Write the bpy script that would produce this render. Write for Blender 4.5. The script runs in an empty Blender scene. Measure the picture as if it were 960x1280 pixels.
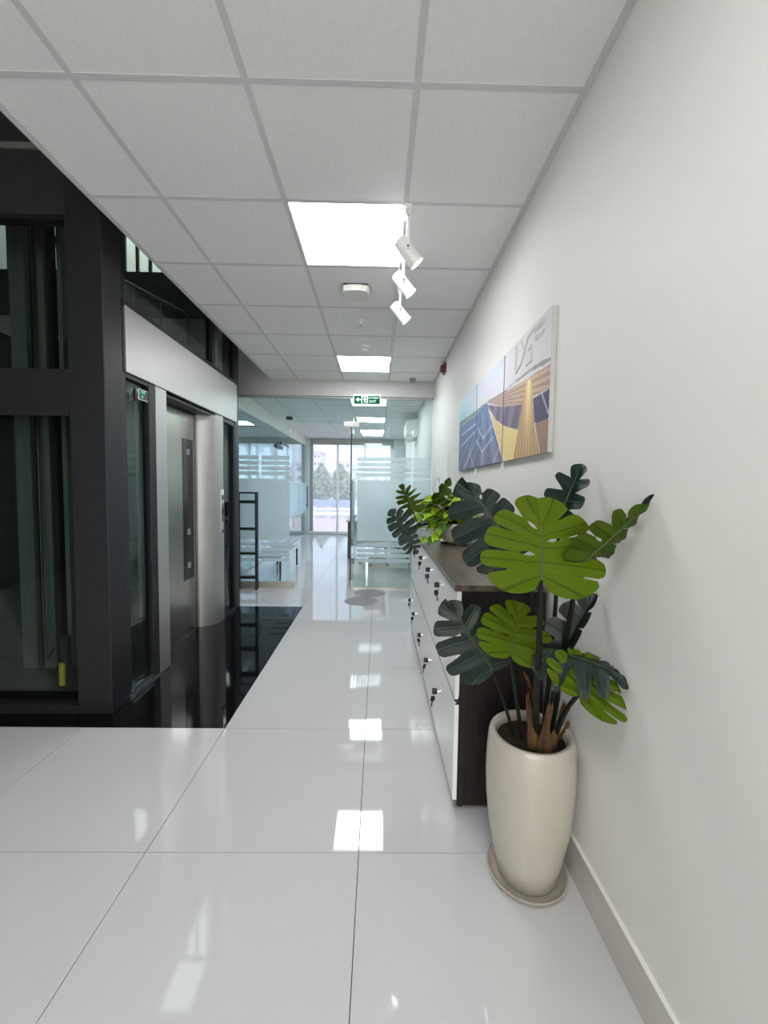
import bpy, bmesh, math, random
import numpy as np
from mathutils import Vector, Matrix
random.seed(7); np.random.seed(7)
C = bpy.context.scene.collection
SC = bpy.context.scene
PI = math.pi

# ------------------------------------------------------------------ camera, world, light, exposure
cam = bpy.data.cameras.new('camera'); cam_o = bpy.data.objects.new('camera', cam); C.objects.link(cam_o)
cam.sensor_fit = 'HORIZONTAL'; cam.sensor_width = 36.0; cam.lens = 36.0 * 515.17 / 960.0
cam.clip_start = 0.02; cam.clip_end = 400
_p, _y, _r = .0589, .0134, .0143
_f = Vector((math.sin(_y)*math.cos(_p), math.cos(_y)*math.cos(_p), -math.sin(_p)))
_a = Vector((math.cos(_y), -math.sin(_y), 0)); _u = _a.cross(_f)
_ra = _a*math.cos(_r) + _u*math.sin(_r); _ua = -_a*math.sin(_r) + _u*math.cos(_r)
cam_o.matrix_world = Matrix(((_ra.x, _ua.x, -_f.x, 0), (_ra.y, _ua.y, -_f.y, 0), (_ra.z, _ua.z, -_f.z, 1.387), (0, 0, 0, 1)))
SC.camera = cam_o
SC.view_settings.view_transform = 'Standard'; SC.view_settings.look = 'None'
SC.view_settings.exposure = 0.38; SC.view_settings.gamma = 1.0; SC.view_settings.use_curve_mapping = False

PANEL_STRENGTH = 14.0        # LED ceiling panels
w = bpy.data.worlds.new('sky'); SC.world = w; w.use_nodes = True
nt = w.node_tree; nt.nodes.clear()
out = nt.nodes.new('ShaderNodeOutputWorld'); bg = nt.nodes.new('ShaderNodeBackground')
tc = nt.nodes.new('ShaderNodeTexCoord'); sx = nt.nodes.new('ShaderNodeSeparateXYZ'); cr = nt.nodes.new('ShaderNodeValToRGB')
cr.color_ramp.elements[0].position = 0.0; cr.color_ramp.elements[0].color = (.70, .80, 1.0, 1)
cr.color_ramp.elements[1].position = 0.6; cr.color_ramp.elements[1].color = (.42, .58, .92, 1)
nt.links.new(tc.outputs['Generated'], sx.inputs[0]); nt.links.new(sx.outputs['Z'], cr.inputs[0])
nt.links.new(cr.outputs[0], bg.inputs[0]); bg.inputs[1].default_value = 1.75
nt.links.new(bg.outputs[0], out.inputs[0])
sun = bpy.data.lights.new('sun', 'SUN'); sun.energy = 3.6; sun.angle = .02; sun.color = (1, .95, .86)
sun_o = bpy.data.objects.new('sun', sun); C.objects.link(sun_o); sun_o.rotation_euler = (math.radians(38), math.radians(25), 0)
atr = bpy.data.lights.new('atrium_fill_light', 'AREA'); atr.energy = 75; atr.size = 2.6; atr.color = (.93, 1, .95)  # unseen fill added to brighten the upper landing wall
def area(name, loc, rot, sx_, sy_, power, col):
    a = bpy.data.lights.new(name, 'AREA'); a.shape = 'RECTANGLE'; a.size = sx_; a.size_y = sy_; a.energy = power; a.color = col
    o = bpy.data.objects.new(name, a); C.objects.link(o); o.location = loc; o.rotation_euler = rot
area('lobby_fill_light', (-1.15, -3.9, 1.8), (math.radians(90), 0, 0), 3.4, 2.9, 120, (1, .985, .95))       # unseen fill added behind the viewer for an assumed lit lobby
atr_o = bpy.data.objects.new('atrium_fill_light', atr); C.objects.link(atr_o); atr_o.location = (-3.9, 7.0, 6.4)

# ------------------------------------------------------------------ materials
def mat(name, col, rough=.5, metal=0., spec=.5, noise=None, bump=None, emit=None, coat=0.):
    m = bpy.data.materials.new(name); m.use_nodes = True
    n = m.node_tree.nodes; l = m.node_tree.links; b = n['Principled BSDF']
    b.inputs['Base Color'].default_value = (*col, 1); b.inputs['Roughness'].default_value = rough
    b.inputs['Metallic'].default_value = metal; b.inputs['Specular IOR Level'].default_value = spec
    if coat: b.inputs['Coat Weight'].default_value = coat; b.inputs['Coat Roughness'].default_value = .03
    if emit: b.inputs['Emission Color'].default_value = (*emit[0], 1); b.inputs['Emission Strength'].default_value = emit[1]
    if noise or bump:
        t = n.new('ShaderNodeTexCoord')
        mp = n.new('ShaderNodeMapping'); l.new(t.outputs['Object'], mp.inputs[0])
    if noise:                          # (scale, colour2, stretch)
        mp.inputs['Scale'].default_value = noise[2] if len(noise) > 2 else (1, 1, 1)
        tx = n.new('ShaderNodeTexNoise'); tx.inputs['Scale'].default_value = noise[0]; tx.inputs['Detail'].default_value = 6
        l.new(mp.outputs[0], tx.inputs[0])
        r = n.new('ShaderNodeValToRGB'); r.color_ramp.elements[0].position = .35; r.color_ramp.elements[1].position = .65
        r.color_ramp.elements[0].color = (*col, 1); r.color_ramp.elements[1].color = (*noise[1], 1)
        l.new(tx.outputs[0], r.inputs[0]); l.new(r.outputs[0], b.inputs['Base Color'])
    if bump:                           # (scale, strength, stretch)
        mp2 = n.new('ShaderNodeMapping'); l.new(t.outputs['Object'], mp2.inputs[0])
        mp2.inputs['Scale'].default_value = bump[2] if len(bump) > 2 else (1, 1, 1)
        tb = n.new('ShaderNodeTexNoise'); tb.inputs['Scale'].default_value = bump[0]; tb.inputs['Detail'].default_value = 3
        l.new(mp2.outputs[0], tb.inputs[0]); bp = n.new('ShaderNodeBump'); bp.inputs['Strength'].default_value = bump[1]
        bp.inputs['Distance'].default_value = .01
        l.new(tb.outputs[0], bp.inputs['Height']); l.new(bp.outputs[0], b.inputs['Normal'])
    return m

def glass(name, tint, gloss=.9, rough=.0):
    m = bpy.data.materials.new(name); m.use_nodes = True; n = m.node_tree.nodes; l = m.node_tree.links; n.clear()
    o = n.new('ShaderNodeOutputMaterial'); t = n.new('ShaderNodeBsdfTransparent'); g = n.new('ShaderNodeBsdfGlossy')
    f = n.new('ShaderNodeFresnel'); f.inputs[0].default_value = 1.45; mx = n.new('ShaderNodeMixShader')
    ml = n.new('ShaderNodeMath'); ml.operation = 'MULTIPLY'; ml.inputs[1].default_value = gloss
    t.inputs[0].default_value = (*tint, 1); g.inputs['Roughness'].default_value = rough; g.inputs[0].default_value = (1, 1, 1, 1)
    l.new(f.outputs[0], ml.inputs[0]); l.new(ml.outputs[0], mx.inputs[0]); l.new(t.outputs[0], mx.inputs[1]); l.new(g.outputs[0], mx.inputs[2])
    l.new(mx.outputs[0], o.inputs[0]); return m

def frost(name, col, clear):
    m = bpy.data.materials.new(name); m.use_nodes = True; n = m.node_tree.nodes; l = m.node_tree.links; n.clear()
    o = n.new('ShaderNodeOutputMaterial'); t = n.new('ShaderNodeBsdfTransparent'); d = n.new('ShaderNodeBsdfDiffuse')
    tr = n.new('ShaderNodeBsdfTranslucent'); a = n.new('ShaderNodeMixShader'); b = n.new('ShaderNodeMixShader')
    for s in (d, tr): s.inputs[0].default_value = (*col, 1)
    a.inputs[0].default_value = .74; b.inputs[0].default_value = clear
    l.new(d.outputs[0], a.inputs[1]); l.new(tr.outputs[0], a.inputs[2]); l.new(a.outputs[0], b.inputs[1]); l.new(t.outputs[0], b.inputs[2])
    l.new(b.outputs[0], o.inputs[0]); return m

M = {}
M['wall'] = mat('wall_paint', (.79, .79, .745), .55, spec=.3, bump=(220, .05))
M['wall_far'] = mat('office_wall_paint', (.70, .74, .72), .6, bump=(220, .05))
M['atrium'] = mat('atrium_plaster', (.45, .47, .46), .7, bump=(120, .06))
M['atrium_dark'] = mat('atrium_dark_cladding', (.06, .06, .062), .6, bump=(120, .06))
M['ctile'] = mat('ceiling_tile_board', (.82, .82, .81), .9, spec=.2, noise=(60, (.79, .79, .78)), bump=(500, .25))
M['tbar'] = mat('ceiling_grid_metal', (.60, .60, .595), .6, spec=.2)
M['grid_base'] = mat('ceiling_void', (.25, .25, .25), .9)
M['tile'] = mat('polished_porcelain', (.61, .61, .61), .035, spec=.72, noise=(3.0, (.62, .62, .615)))
M['grout'] = mat('grout', (.03, .03, .03), .9)
M['granite'] = mat('black_granite', (.003, .003, .004), .04, spec=.13, noise=(180, (.008, .008, .009)))
M['base'] = mat('baseboard_tile', (.56, .55, .50), .25, noise=(8, (.59, .58, .53)))
M['steel'] = mat('brushed_steel', (.54, .54, .53), .46, 1., bump=(14, .05, (30, 30, .6)))
M['steel_door'] = mat('brushed_champagne_steel', (.50, .48, .43), .26, 1., bump=(14, .04, (30, 30, .6)))
M['chrome'] = mat('polished_metal', (.75, .76, .77), .14, 1.)
M['frame'] = mat('anthracite_powder_coat', (.012, .013, .016), .42, spec=.35, noise=(40, (.015, .016, .019)))
M['shaft_dark'] = mat('shaft_black', (.010, .010, .011), .6, noise=(9, (.016, .016, .017)))
M['rail_grey'] = mat('guide_rail_steel', (.17, .18, .16), .5, .3, noise=(5, (.13, .14, .125), (6, 6, .4)))
M['car'] = mat('car_cladding', (.022, .026, .025), .35, .3, noise=(4, (.034, .038, .036), (8, 8, .3)))
M['strip'] = mat('door_dark_vision_strip', (.020, .021, .024), .18)
M['white_plastic'] = mat('white_plastic', (.80, .80, .79), .35, noise=(30, (.78, .78, .77)))
M['cream_plastic'] = mat('cream_plastic', (.72, .72, .66), .45, noise=(30, (.70, .70, .64)))
M['black_plastic'] = mat('black_plastic', (.012, .012, .013), .4, noise=(30, (.018, .018, .02)))
M['cab'] = mat('white_laminate', (.90, .90, .885), .28, spec=.5, noise=(6, (.885, .885, .87)))
M['wood_dark'] = mat('wenge_laminate', (.009, .007, .006), .45, spec=.3, noise=(7, (.022, .017, .014), (9, 9, .4)))
M['wood_top'] = mat('brown_oak_laminate', (.060, .046, .036), .30, noise=(6, (.150, .120, .095), (5, .45, 5)))
M['ceramic'] = mat('cream_glazed_ceramic', (.47, .435, .375), .22, spec=.5, noise=(5, (.445, .415, .355)), coat=.3)
M['soil'] = mat('potting_foam', (.016, .011, .008), .9, spec=.1, noise=(60, (.030, .020, .014)), bump=(80, .6))
M['stem'] = mat('petiole', (.006, .009, .005), .5, spec=.2, noise=(20, (.010, .015, .007)))
M['husk'] = mat('dry_husk', (.09, .040, .022), .8, noise=(14, (.26, .15, .055), (3, 3, .5)), bump=(30, .4))
M['led'] = mat('led_diffuser', (.9, .9, .9), .5, emit=((.97, .98, 1.0), PANEL_STRENGTH))
M['lamp_face'] = mat('spot_lens', (.9, .9, .9), .5, emit=((1, .98, .94), 6.0))
M['red'] = mat('red_plastic', (.10, .006, .006), .4, noise=(40, (.12, .008, .008)))
M['green'] = mat('sign_green', (.0, .045, .018), .85, spec=.08, emit=((.0, .06, .024), .12))
M['sign_frame'] = mat('sign_housing', (.58, .60, .58), .6, spec=.2, noise=(30, (.56, .58, .56)))
M['header_dimmed'] = mat('header_dimmed', (.50, .50, .49), .6, spec=.2, bump=(220, .05))  # wall white darkened to offset overbright panel light on the header
M['sign_white'] = mat('sign_pictogram', (.42, .60, .48), .85, spec=.08, emit=((.75, 1, .85), .08))
M['display'] = mat('display_digits', (.02, .4, .25), .5, emit=((.1, .9, .6), .7))
M['alu'] = mat('window_aluminium', (.34, .35, .36), .4, .2, noise=(20, (.36, .37, .38)))
M['white_alu'] = mat('white_aluminium', (.85, .86, .87), .35, noise=(20, (.83, .84, .85)))
M['blind'] = mat('roller_blind_fabric', (.42, .41, .37), .8, noise=(200, (.38, .37, .33)))
M['rail_tan'] = mat('glass_base_rail', (.55, .52, .48), .3, .5, noise=(30, (.52, .49, .45)))
M['teal'] = mat('desk_panel_grey', (.22, .26, .27), .45, noise=(12, (.24, .28, .29)))
M['desk_top'] = mat('desk_top_grey', (.30, .32, .34), .3, noise=(12, (.28, .30, .32)))
M['yellow'] = mat('yellow_webbing', (.62, .48, .03), .6, noise=(60, (.55, .42, .02)))
M['mat_disc'] = frost('grey_adhesive_film', (.66, .66, .67), .5)
M['sheer'] = frost('sheer_blind_mesh', (.90, .90, .90), .74)
M['led_office'] = mat('led_diffuser_office', (.9, .9, .9), .5, emit=((.95, .99, 1.0), 15.0))
M['glass'] = glass('clear_glass', (.905, .965, .955), .75)
M['glass_far'] = glass('window_glass', (.96, .98, .98), .6)
M['glass_dark'] = glass('tinted_shaft_glass', (.74, .80, .78), .20)
M['frost'] = frost('frosted_film', (.88, .97, 1.0), .34)
M['stripe'] = frost('frosted_film_stripe', (.90, .97, 1.0), .22)
M['pave'] = mat('outdoor_paving', (.62, .44, .36), .8, noise=(2, (.66, .50, .42)))
M['asphalt'] = mat('outdoor_ground', (.35, .35, .36), .9, noise=(1, (.40, .40, .41)))
M['bark'] = mat('bark', (.10, .07, .05), .9, noise=(12, (.14, .10, .07)))
M['tree'] = mat('tree_foliage', (.20, .25, .11), .7, noise=(1.5, (.30, .34, .18)))
M['bld_white'] = mat('white_render', (.82, .82, .82), .8, noise=(2, (.78, .78, .79)))
M['bld_beige'] = mat('beige_render', (.74, .66, .60), .8, noise=(2, (.70, .62, .57)))
M['bld_glass'] = mat('far_window_glass', (.16, .21, .24), .2, noise=(2, (.2, .25, .28)))
M['fence_blue'] = mat('blue_grey_wall', (.30, .34, .42), .8, noise=(3, (.33, .37, .45)))

def leaf_mat(name, c1, c2, vein, rough):
    m = bpy.data.materials.new(name); m.use_nodes = True; n = m.node_tree.nodes; l = m.node_tree.links; b = n['Principled BSDF']
    uv = n.new('ShaderNodeUVMap'); s = n.new('ShaderNodeSeparateXYZ'); l.new(uv.outputs[0], s.inputs[0])
    d = n.new('ShaderNodeMath'); d.operation = 'SUBTRACT'; d.inputs[1].default_value = .5; l.new(s.outputs[0], d.inputs[0])
    a = n.new('ShaderNodeMath'); a.operation = 'ABSOLUTE'; l.new(d.outputs[0], a.inputs[0])
    r = n.new('ShaderNodeValToRGB'); r.color_ramp.elements[0].position = .0; r.color_ramp.elements[0].color = (1, 1, 1, 1)
    r.color_ramp.elements[1].position = .07; r.color_ramp.elements[1].color = (0, 0, 0, 1); l.new(a.outputs[0], r.inputs[0])
    t = n.new('ShaderNodeTexCoord'); tx = n.new('ShaderNodeTexNoise'); tx.inputs['Scale'].default_value = 14; l.new(t.outputs['Object'], tx.inputs[0])
    mc = n.new('ShaderNodeMix'); mc.data_type = 'RGBA'; mc.inputs[6].default_value = (*c1, 1); mc.inputs[7].default_value = (*c2, 1); l.new(tx.outputs[0], mc.inputs[0])
    mv = n.new('ShaderNodeMix'); mv.data_type = 'RGBA'; mv.inputs[7].default_value = (*vein, 1); l.new(r.outputs[0], mv.inputs[0]); l.new(mc.outputs[2], mv.inputs[6])
    l.new(mv.outputs[2], b.inputs['Base Color']); b.inputs['Roughness'].default_value = rough; b.inputs['Specular IOR Level'].default_value = .3 if 'upper' in name or 'pothos' in name else .12
    bp = n.new('ShaderNodeBump'); bp.inputs['Strength'].default_value = .4; bp.inputs['Distance'].default_value = .004; l.new(r.outputs[0], bp.inputs['Height']); l.new(bp.outputs[0], b.inputs['Normal'])
    return m
M['leaf_top'] = leaf_mat('leaf_upper_dark', (.007, .016, .012), (.012, .024, .018), (.022, .036, .030), .42)
M['leaf_under'] = leaf_mat('leaf_under_bright', (.056, .096, .0008), (.074, .118, .0014), (.030, .062, .003), .6)
M['leaf_olive'] = leaf_mat('leaf_under_olive', (.036, .064, .003), (.050, .082, .004), (.020, .042, .003), .55)
M['midrib'] = mat('leaf_midrib', (.030, .058, .012), .5, noise=(20, (.038, .068, .014)))
M['pothos'] = leaf_mat('pothos_leaf', (.17, .32, .012), (.32, .46, .035), (.38, .52, .07), .35)
M['pothos_dark'] = leaf_mat('pothos_leaf_dark', (.03, .09, .010), (.06, .14, .02), (.08, .17, .03), .35)

# ------------------------------------------------------------------ helpers
class Bm:
    def __init__(s): s.b = bmesh.new()
    def box(s, x0, x1, y0, y1, z0, z1, bev=0):
        vs = [s.b.verts.new(p) for p in ((x0,y0,z0),(x1,y0,z0),(x1,y1,z0),(x0,y1,z0),(x0,y0,z1),(x1,y0,z1),(x1,y1,z1),(x0,y1,z1))]
        fs = [s.b.faces.new([vs[i] for i in q]) for q in ((3,2,1,0),(4,5,6,7),(0,1,5,4),(1,2,6,5),(2,3,7,6),(3,0,4,7))]
        if bev:
            es = list({e for f in fs for e in f.edges})
            bmesh.ops.bevel(s.b, geom=es, offset=bev, segments=2, affect='EDGES', profile=.5)
        return s
    def tube(s, pts, rad, n=8, cap=True):
        pts = [Vector(p) for p in pts]; rads = rad if isinstance(rad, (list, tuple)) else [rad]*len(pts); rings = []
        up = None
        for i, p in enumerate(pts):
            d = (pts[min(i+1, len(pts)-1)] - pts[max(i-1, 0)]).normalized()
            if up is None: up = d.orthogonal().normalized()
            u = (up - d*up.dot(d)); u = u.normalized() if u.length > 1e-6 else d.orthogonal().normalized(); up = u
            v = d.cross(u)
            rings.append([s.b.verts.new(p + (u*math.cos(2*PI*k/n) + v*math.sin(2*PI*k/n))*rads[i]) for k in range(n)])
        for a, b in zip(rings, rings[1:]):
            for k in range(n): s.b.faces.new((a[k], a[(k+1)%n], b[(k+1)%n], b[k]))
        if cap: s.b.faces.new(list(reversed(rings[0]))); s.b.faces.new(rings[-1])
        return s
    def lathe(s, prof, cx, cy, n=48, axis='Z', close=False):
        rings = []
        for r, z in prof:
            if r < 1e-6: rings.append([s.b.verts.new((cx, cy, z))])
            else: rings.append([s.b.verts.new((cx + r*math.cos(2*PI*k/n), cy + r*math.sin(2*PI*k/n), z)) for k in range(n)])
        for a, b in zip(rings, rings[1:]):
            if len(a) == 1 and len(b) == 1: continue
            for k in range(n):
                k2 = (k+1) % n
                if len(a) == 1: s.b.faces.new((a[0], b[k2], b[k]))
                elif len(b) == 1: s.b.faces.new((a[k], a[k2], b[0]))
                else: s.b.faces.new((a[k], a[k2], b[k2], b[k]))
        return s
    def prism(s, pts, fn, d0, d1):         # 2-D outline extruded; fn(u, v, d) -> point
        a = [s.b.verts.new(fn(u, v, d0)) for u, v in pts]; b = [s.b.verts.new(fn(u, v, d1)) for u, v in pts]
        n = len(pts); s.b.faces.new(list(reversed(a))); s.b.faces.new(b)
        for k in range(n): s.b.faces.new((a[k], a[(k+1)%n], b[(k+1)%n], b[k]))
        return s

def obj(name, bm, m, parent=None, smooth=False, recalc=True):
    b = bm.b if isinstance(bm, Bm) else bm
    if recalc: bmesh.ops.recalc_face_normals(b, faces=b.faces[:])
    me = bpy.data.meshes.new(name); b.to_mesh(me); b.free()
    for mm in (m if isinstance(m, list) else [m]): me.materials.append(M[mm] if isinstance(mm, str) else mm)
    if smooth:
        for p in me.polygons: p.use_smooth = True
        if smooth != 'all':
            me.set_sharp_from_angle(angle=math.radians(40))
    return link(name, me, parent)
def link(name, me, parent=None):
    o = bpy.data.objects.new(name, me); C.objects.link(o)
    if parent is not None:
        o.parent = parent
        if parent.type == 'EMPTY': o.matrix_parent_inverse = Matrix.Translation(-parent.location)
    return o
def thing(name, label, cat, loc, group=None):
    o = bpy.data.objects.new(name, None); C.objects.link(o); o.location = loc; o.empty_display_size = .05
    o['label'] = label; o['category'] = cat
    if group: o['group'] = group
    return o
def tag(o, label, cat, group=None):
    o['label'] = label; o['category'] = cat
    if group: o['group'] = group
    return o
def struct(name, bm, m, parent=None):
    o = obj(name, bm, m, parent)
    if parent is None: o['kind'] = 'structure'
    return o
def text_mesh(name, body, size, m, mw, parent=None, depth=.0008, ax='LEFT', sx=1.0):
    cu = bpy.data.curves.new(name, 'FONT'); cu.body = body; cu.size = size; cu.extrude = depth; cu.align_x = ax; cu.align_y = 'CENTER'
    t = bpy.data.objects.new(name, cu); C.objects.link(t)
    bpy.context.view_layer.update()
    me = bpy.data.meshes.new_from_object(t.evaluated_get(bpy.context.evaluated_depsgraph_get()))
    bpy.data.objects.remove(t); me.transform(mw @ Matrix.Diagonal((sx, 1, 1, 1))); me.materials.clear(); me.materials.append(M[m]); me.name = name
    return link(name, me, parent)

WX = .722                      # right wall plane
CZ = 2.794                     # ceiling height
PY = 5.6                       # glass partition plane
FY = 12.1                      # far window wall
EX = -1.445                    # ceiling edge over the atrium
FX = -1.585                    # lift facade plane

# ------------------------------------------------------------------ setting: shell
floor = struct('floor', Bm().box(-5.4, WX, -4.0, FY+.2, -.06, -.012), 'grout')
xs = [WX] + [-.058 - .804*k for k in range(0, 7)]
ys = [1.489 + .804*k for k in range(-7, 14)]
tile_cache = {}
for i in range(len(xs)-1):
    for j in range(len(ys)-1):
        x1, x0, y0, y1 = xs[i], xs[i+1], ys[j], ys[j+1]
        if y1 > FY: y1 = FY
        if x0 < -5.4: x0 = -5.4
        if y1 - y0 < .05: continue
        if y1 < .1 and j % 1 == 0 and False: continue
        if x1 < -.85 and 2.28 < y0 < 4.65: continue          # the black granite strip
        gp = .0015
        o = obj('floor_tile', Bm().box(x0+gp, x1-gp, y0+gp, y1-gp, -.012, 0), 'tile', floor)
        cx, cy = (x0+x1)/2, (y0+y1)/2
        t1, t2 = random.uniform(-.0012, .0012), random.uniform(-.0012, .0012)
        R = Matrix.Translation((cx, cy, 0)) @ Matrix.Rotation(t1, 4, 'X') @ Matrix.Rotation(t2, 4, 'Y') @ Matrix.Translation((-cx, -cy, 0))
        o.data.transform(R)
for k, (x0, x1) in enumerate(((-1.666, -.8622), (-2.47, -1.6672), (-3.274, -2.471), (-4.078, -3.275), (-5.4, -4.079))):
    for (y0, y1) in ((2.2942, 3.496), (3.498, 4.704)):
        obj('granite_slab', Bm().box(x0+.0005, x1, y0, y1, -.012, 0), 'granite', floor)

wr = struct('wall_right', Bm().box(WX, WX+.15, -4.0, FY, -.06, CZ+.3), 'wall')
struct('wall_back', Bm().box(-5.4, WX+.15, -4.15, -4.0, -.06, 6.6), 'wall')
struct('wall_left', Bm().box(-5.55, -5.4, -4.0, PY, -.06, 6.6), 'atrium_dark')
struct('wall_upper_landing', Bm().box(-5.4, EX, 8.4, 8.55, CZ+.2, 6.6), 'wall')
struct('wall_atrium_edge', Bm().box(EX+.012, EX+.16, -4.0, 8.4, CZ+.2, 6.6), 'wall')
struct('wall_landing_side', Bm().box(-5.55, -5.4, PY, 8.55, CZ+.2, 6.6), 'atrium')
struct('ceiling_atrium', Bm().box(-5.55, EX+.16, -4.0, 8.55, 6.6, 6.7), 'atrium')
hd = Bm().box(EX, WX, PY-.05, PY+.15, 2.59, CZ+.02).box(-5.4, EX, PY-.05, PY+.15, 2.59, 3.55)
struct('wall_partition_header', hd, 'header_dimmed')
struct('trim_1', Bm().box(-1.92, WX, PY-.02, PY+.03, 2.565, 2.59), 'alu')
struct('wall_office_left', Bm().box(-4.75, -4.6, PY, 6.6, -.06, CZ+.2).box(-4.75, -4.6, 11.6, FY, -.06, CZ+.2).box(-4.75, -4.6, 6.6, 11.6, -.06, .1).box(-4.75, -4.6, 6.6, 11.6, 2.6, CZ+.2), 'wall_far')  # opening added out of view to let daylight fill in
struct('ceiling_office_slab', Bm().box(-5.4, WX, PY+.15, FY+.15, CZ+.1, CZ+.2), 'atrium')
bb = struct('baseboard_right', Bm().box(WX-.011, WX, -4.0, 5.5, 0, .140), 'base')
obj('baseboard_cap', Bm().box(WX-.0125, WX, -4.0, 5.5, .1401, .1435), 'wall', bb)

# ceiling: slab, tiles, T-bar grid, edge trim
def ceiling(name, x_lo, x_hi, y_lo, y_hi, z, xl, yl, skip, edge=True):
    c = struct(name, Bm().box(x_lo, x_hi, y_lo, y_hi, z+.03, z+.06), 'grid_base')
    for a, b in zip(xl, xl[1:]):
        for e, f in zip(yl, yl[1:]):
            if any(a < sx_ < b and e < sy_ < f for sx_, sy_ in skip): continue
            obj('ceiling_tile', Bm().box(a+.002, b-.002, e+.002, f-.002, z+.0018, z+.026), 'ctile', c)
    for x in xl[1:-1]: obj('grid_runner', Bm().box(x-.012, x+.012, yl[0], yl[-1], z, z+.0055), 'tbar', c)
    for y in yl[1:-1]:
        for a, b in zip(xl, xl[1:]): obj('cross_tee', Bm().box(a+.012, b-.012, y-.012, y+.012, z+.0003, z+.0055), 'tbar', c)
    return c
cxl = [EX+.002, -1.084, -.484, .116, WX]
cyl_ = [-4.0] + [1.527 + .6*k for k in range(-9, 7)] + [5.55]
lights_c = [(-.184, 1.527+.6*1.5-.0), (-.184, 1.527+.6*5.5), (-.184, 1.527-.6*2.5), (-.184, 1.527-.6*6.5)]
ceil = ceiling('ceiling', EX, WX, -4.0, 5.55, CZ, cxl, cyl_, lights_c)
obj('edge_trim', Bm().box(EX-.004, EX+.022, -4.0, 5.55, CZ-.006, CZ+.2), 'tbar', ceil)
obj('wall_angle', Bm().box(WX-.026, WX, -4.0, 5.55, CZ-.001, CZ+.0055), 'tbar', ceil)

ox = [-2.1, -1.684, -1.084, -.484, .116, WX]
oy = [PY+.15] + [6.027 + .6*k for k in range(0, 11)]
oy = [v for v in oy if v < FY-.1] + [FY]
lights_o = [(-.184, 6.027+.6*1.5), (-.184, 6.027+.6*4.5), (-.184, 6.027+.6*7.5)]
ceil2 = ceiling('ceiling_office', -2.1, WX, PY+.15, FY, CZ, ox, oy, lights_o)
lx = [-4.6, -4.084, -3.484, -2.884, -2.3]
ly = [PY+.15] + [6.627 + 1.2*k for k in range(0, 5)] + [FY]
lights_m = [(-3.184, 9.7)]
ceil3 = ceiling('ceiling_meeting', -4.6, -2.1, PY+.15, FY, CZ, lx, ly, lights_m)

def led_panel(cx, cy, label, em='led', group='recessed square LED panels'):
    t = thing('ceiling_light', label, 'ceiling light', (cx, cy, CZ), group)
    fr = Bm()
    for a, b, c, d in ((-.3, .3, -.3, -.29), (-.3, .3, .29, .3), (-.3, -.29, -.29, .29), (.29, .3, -.29, .29)):
        fr.box(cx+a*.98, cx+b*.98, cy+c*.98, cy+d*.98, CZ+.002, CZ+.02)
    obj('frame', fr, 'white_plastic', t)
    obj('diffuser', Bm().box(cx-.284, cx+.284, cy-.284, cy+.284, CZ+.003, CZ+.012), em, t)
led_panel(*lights_c[0], 'large bright square ceiling panel light beside the white track spotlights')
led_panel(*lights_c[1], 'small-looking square ceiling panel light just before the hanging exit sign')
led_panel(*lights_c[2], 'square ceiling panel light overhead, just behind the viewer')
led_panel(*lights_c[3], 'square ceiling panel light near the back of the corridor')
for i, (a, b) in enumerate(lights_o):
    led_panel(a, b, ['first square panel light beyond the glass partition, behind the exit sign', 'second square panel light beyond the glass partition, middle of the office row',
        'third square panel light beyond the glass partition, close to the tall windows'][i], 'led_office')
led_panel(lights_m[0][0], lights_m[0][1]-.27, 'square panel light inside the meeting room behind the side glass wall', 'led_office')

# ------------------------------------------------------------------ far window wall and outdoors
fw = Bm()
fw.box(-5.4, -4.4, FY, FY+.15, -.06, CZ+.2).box(-2.45, -2.02, FY, FY+.15, -.06, CZ+.2).box(.42, WX+.15, FY, FY+.15, -.06, CZ+.2)
fw.box(-4.4, -2.45, FY, FY+.15, 2.62, CZ+.2).box(-2.02, .42, FY, FY+.15, 2.78, CZ+.2).box(-4.4, -2.45, FY, FY+.15, -.06, .12)
struct('wall_far', fw, 'wall_far')
def window(name, x0, x1, z0, z1, mull, blind, sheer=True):
    r = bpy.data.objects.new(name, None); C.objects.link(r); r.location = ((x0+x1)/2, FY, z0); r['kind'] = 'structure'
    f = Bm(); t = .09
    f.box(x0, x0+t, FY+.02, FY+.10, z0, z1).box(x1-t, x1, FY+.02, FY+.10, z0, z1).box(x0+t, x1-t, FY+.02, FY+.10, z1-t, z1)
    obj('window_frame', f, 'alu', r)
    obj('bottom_rail', Bm().box(x0, x1, FY-.01, FY+.10, z0, z0+.075), 'white_alu', r)
    for mx in mull: obj('mullion', Bm().box(mx-.028, mx+.028, FY-.01, FY+.10, z0+.075, z1-t), 'white_alu', r)
    e = [x0+t] + list(mull) + [x1-t]
    for a, b in zip(e, e[1:]):
        obj('pane', Bm().box(a+.002, b-.002, FY+.05, FY+.058, z0+.075, z1-t), 'glass_far', r)
    if sheer: obj('sheer_blind', Bm().box(x0+.06, x1-.06, FY+.034, FY+.035, z0+.08, z1-.1), 'sheer', r)
    if blind: obj('roller_blind', Bm().box(x0+.05, x1-.05, FY-.03, FY+.015, z1-blind, z1), 'blind', r)
    return r
window('window_1', -2.02, .42, 0, 2.78, [-1.21, -.42], .17)
window('window_2', -4.4, -2.45, .12, 2.62, [-3.75, -3.1], .1)
w3 = bpy.data.objects.new('added_window', None); C.objects.link(w3); w3.location = (-4.68, 9.1, .1); w3['kind'] = 'structure'  # unseen window, added to bring more daylight into meeting room and office
obj('window_frame', Bm().box(-4.72, -4.64, 6.6, 6.68, .1, 2.6).box(-4.72, -4.64, 11.52, 11.6, .1, 2.6).box(-4.72, -4.64, 6.68, 11.52, .1, .18).box(-4.72, -4.64, 6.68, 11.52, 2.52, 2.6), 'white_alu', w3)
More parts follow.
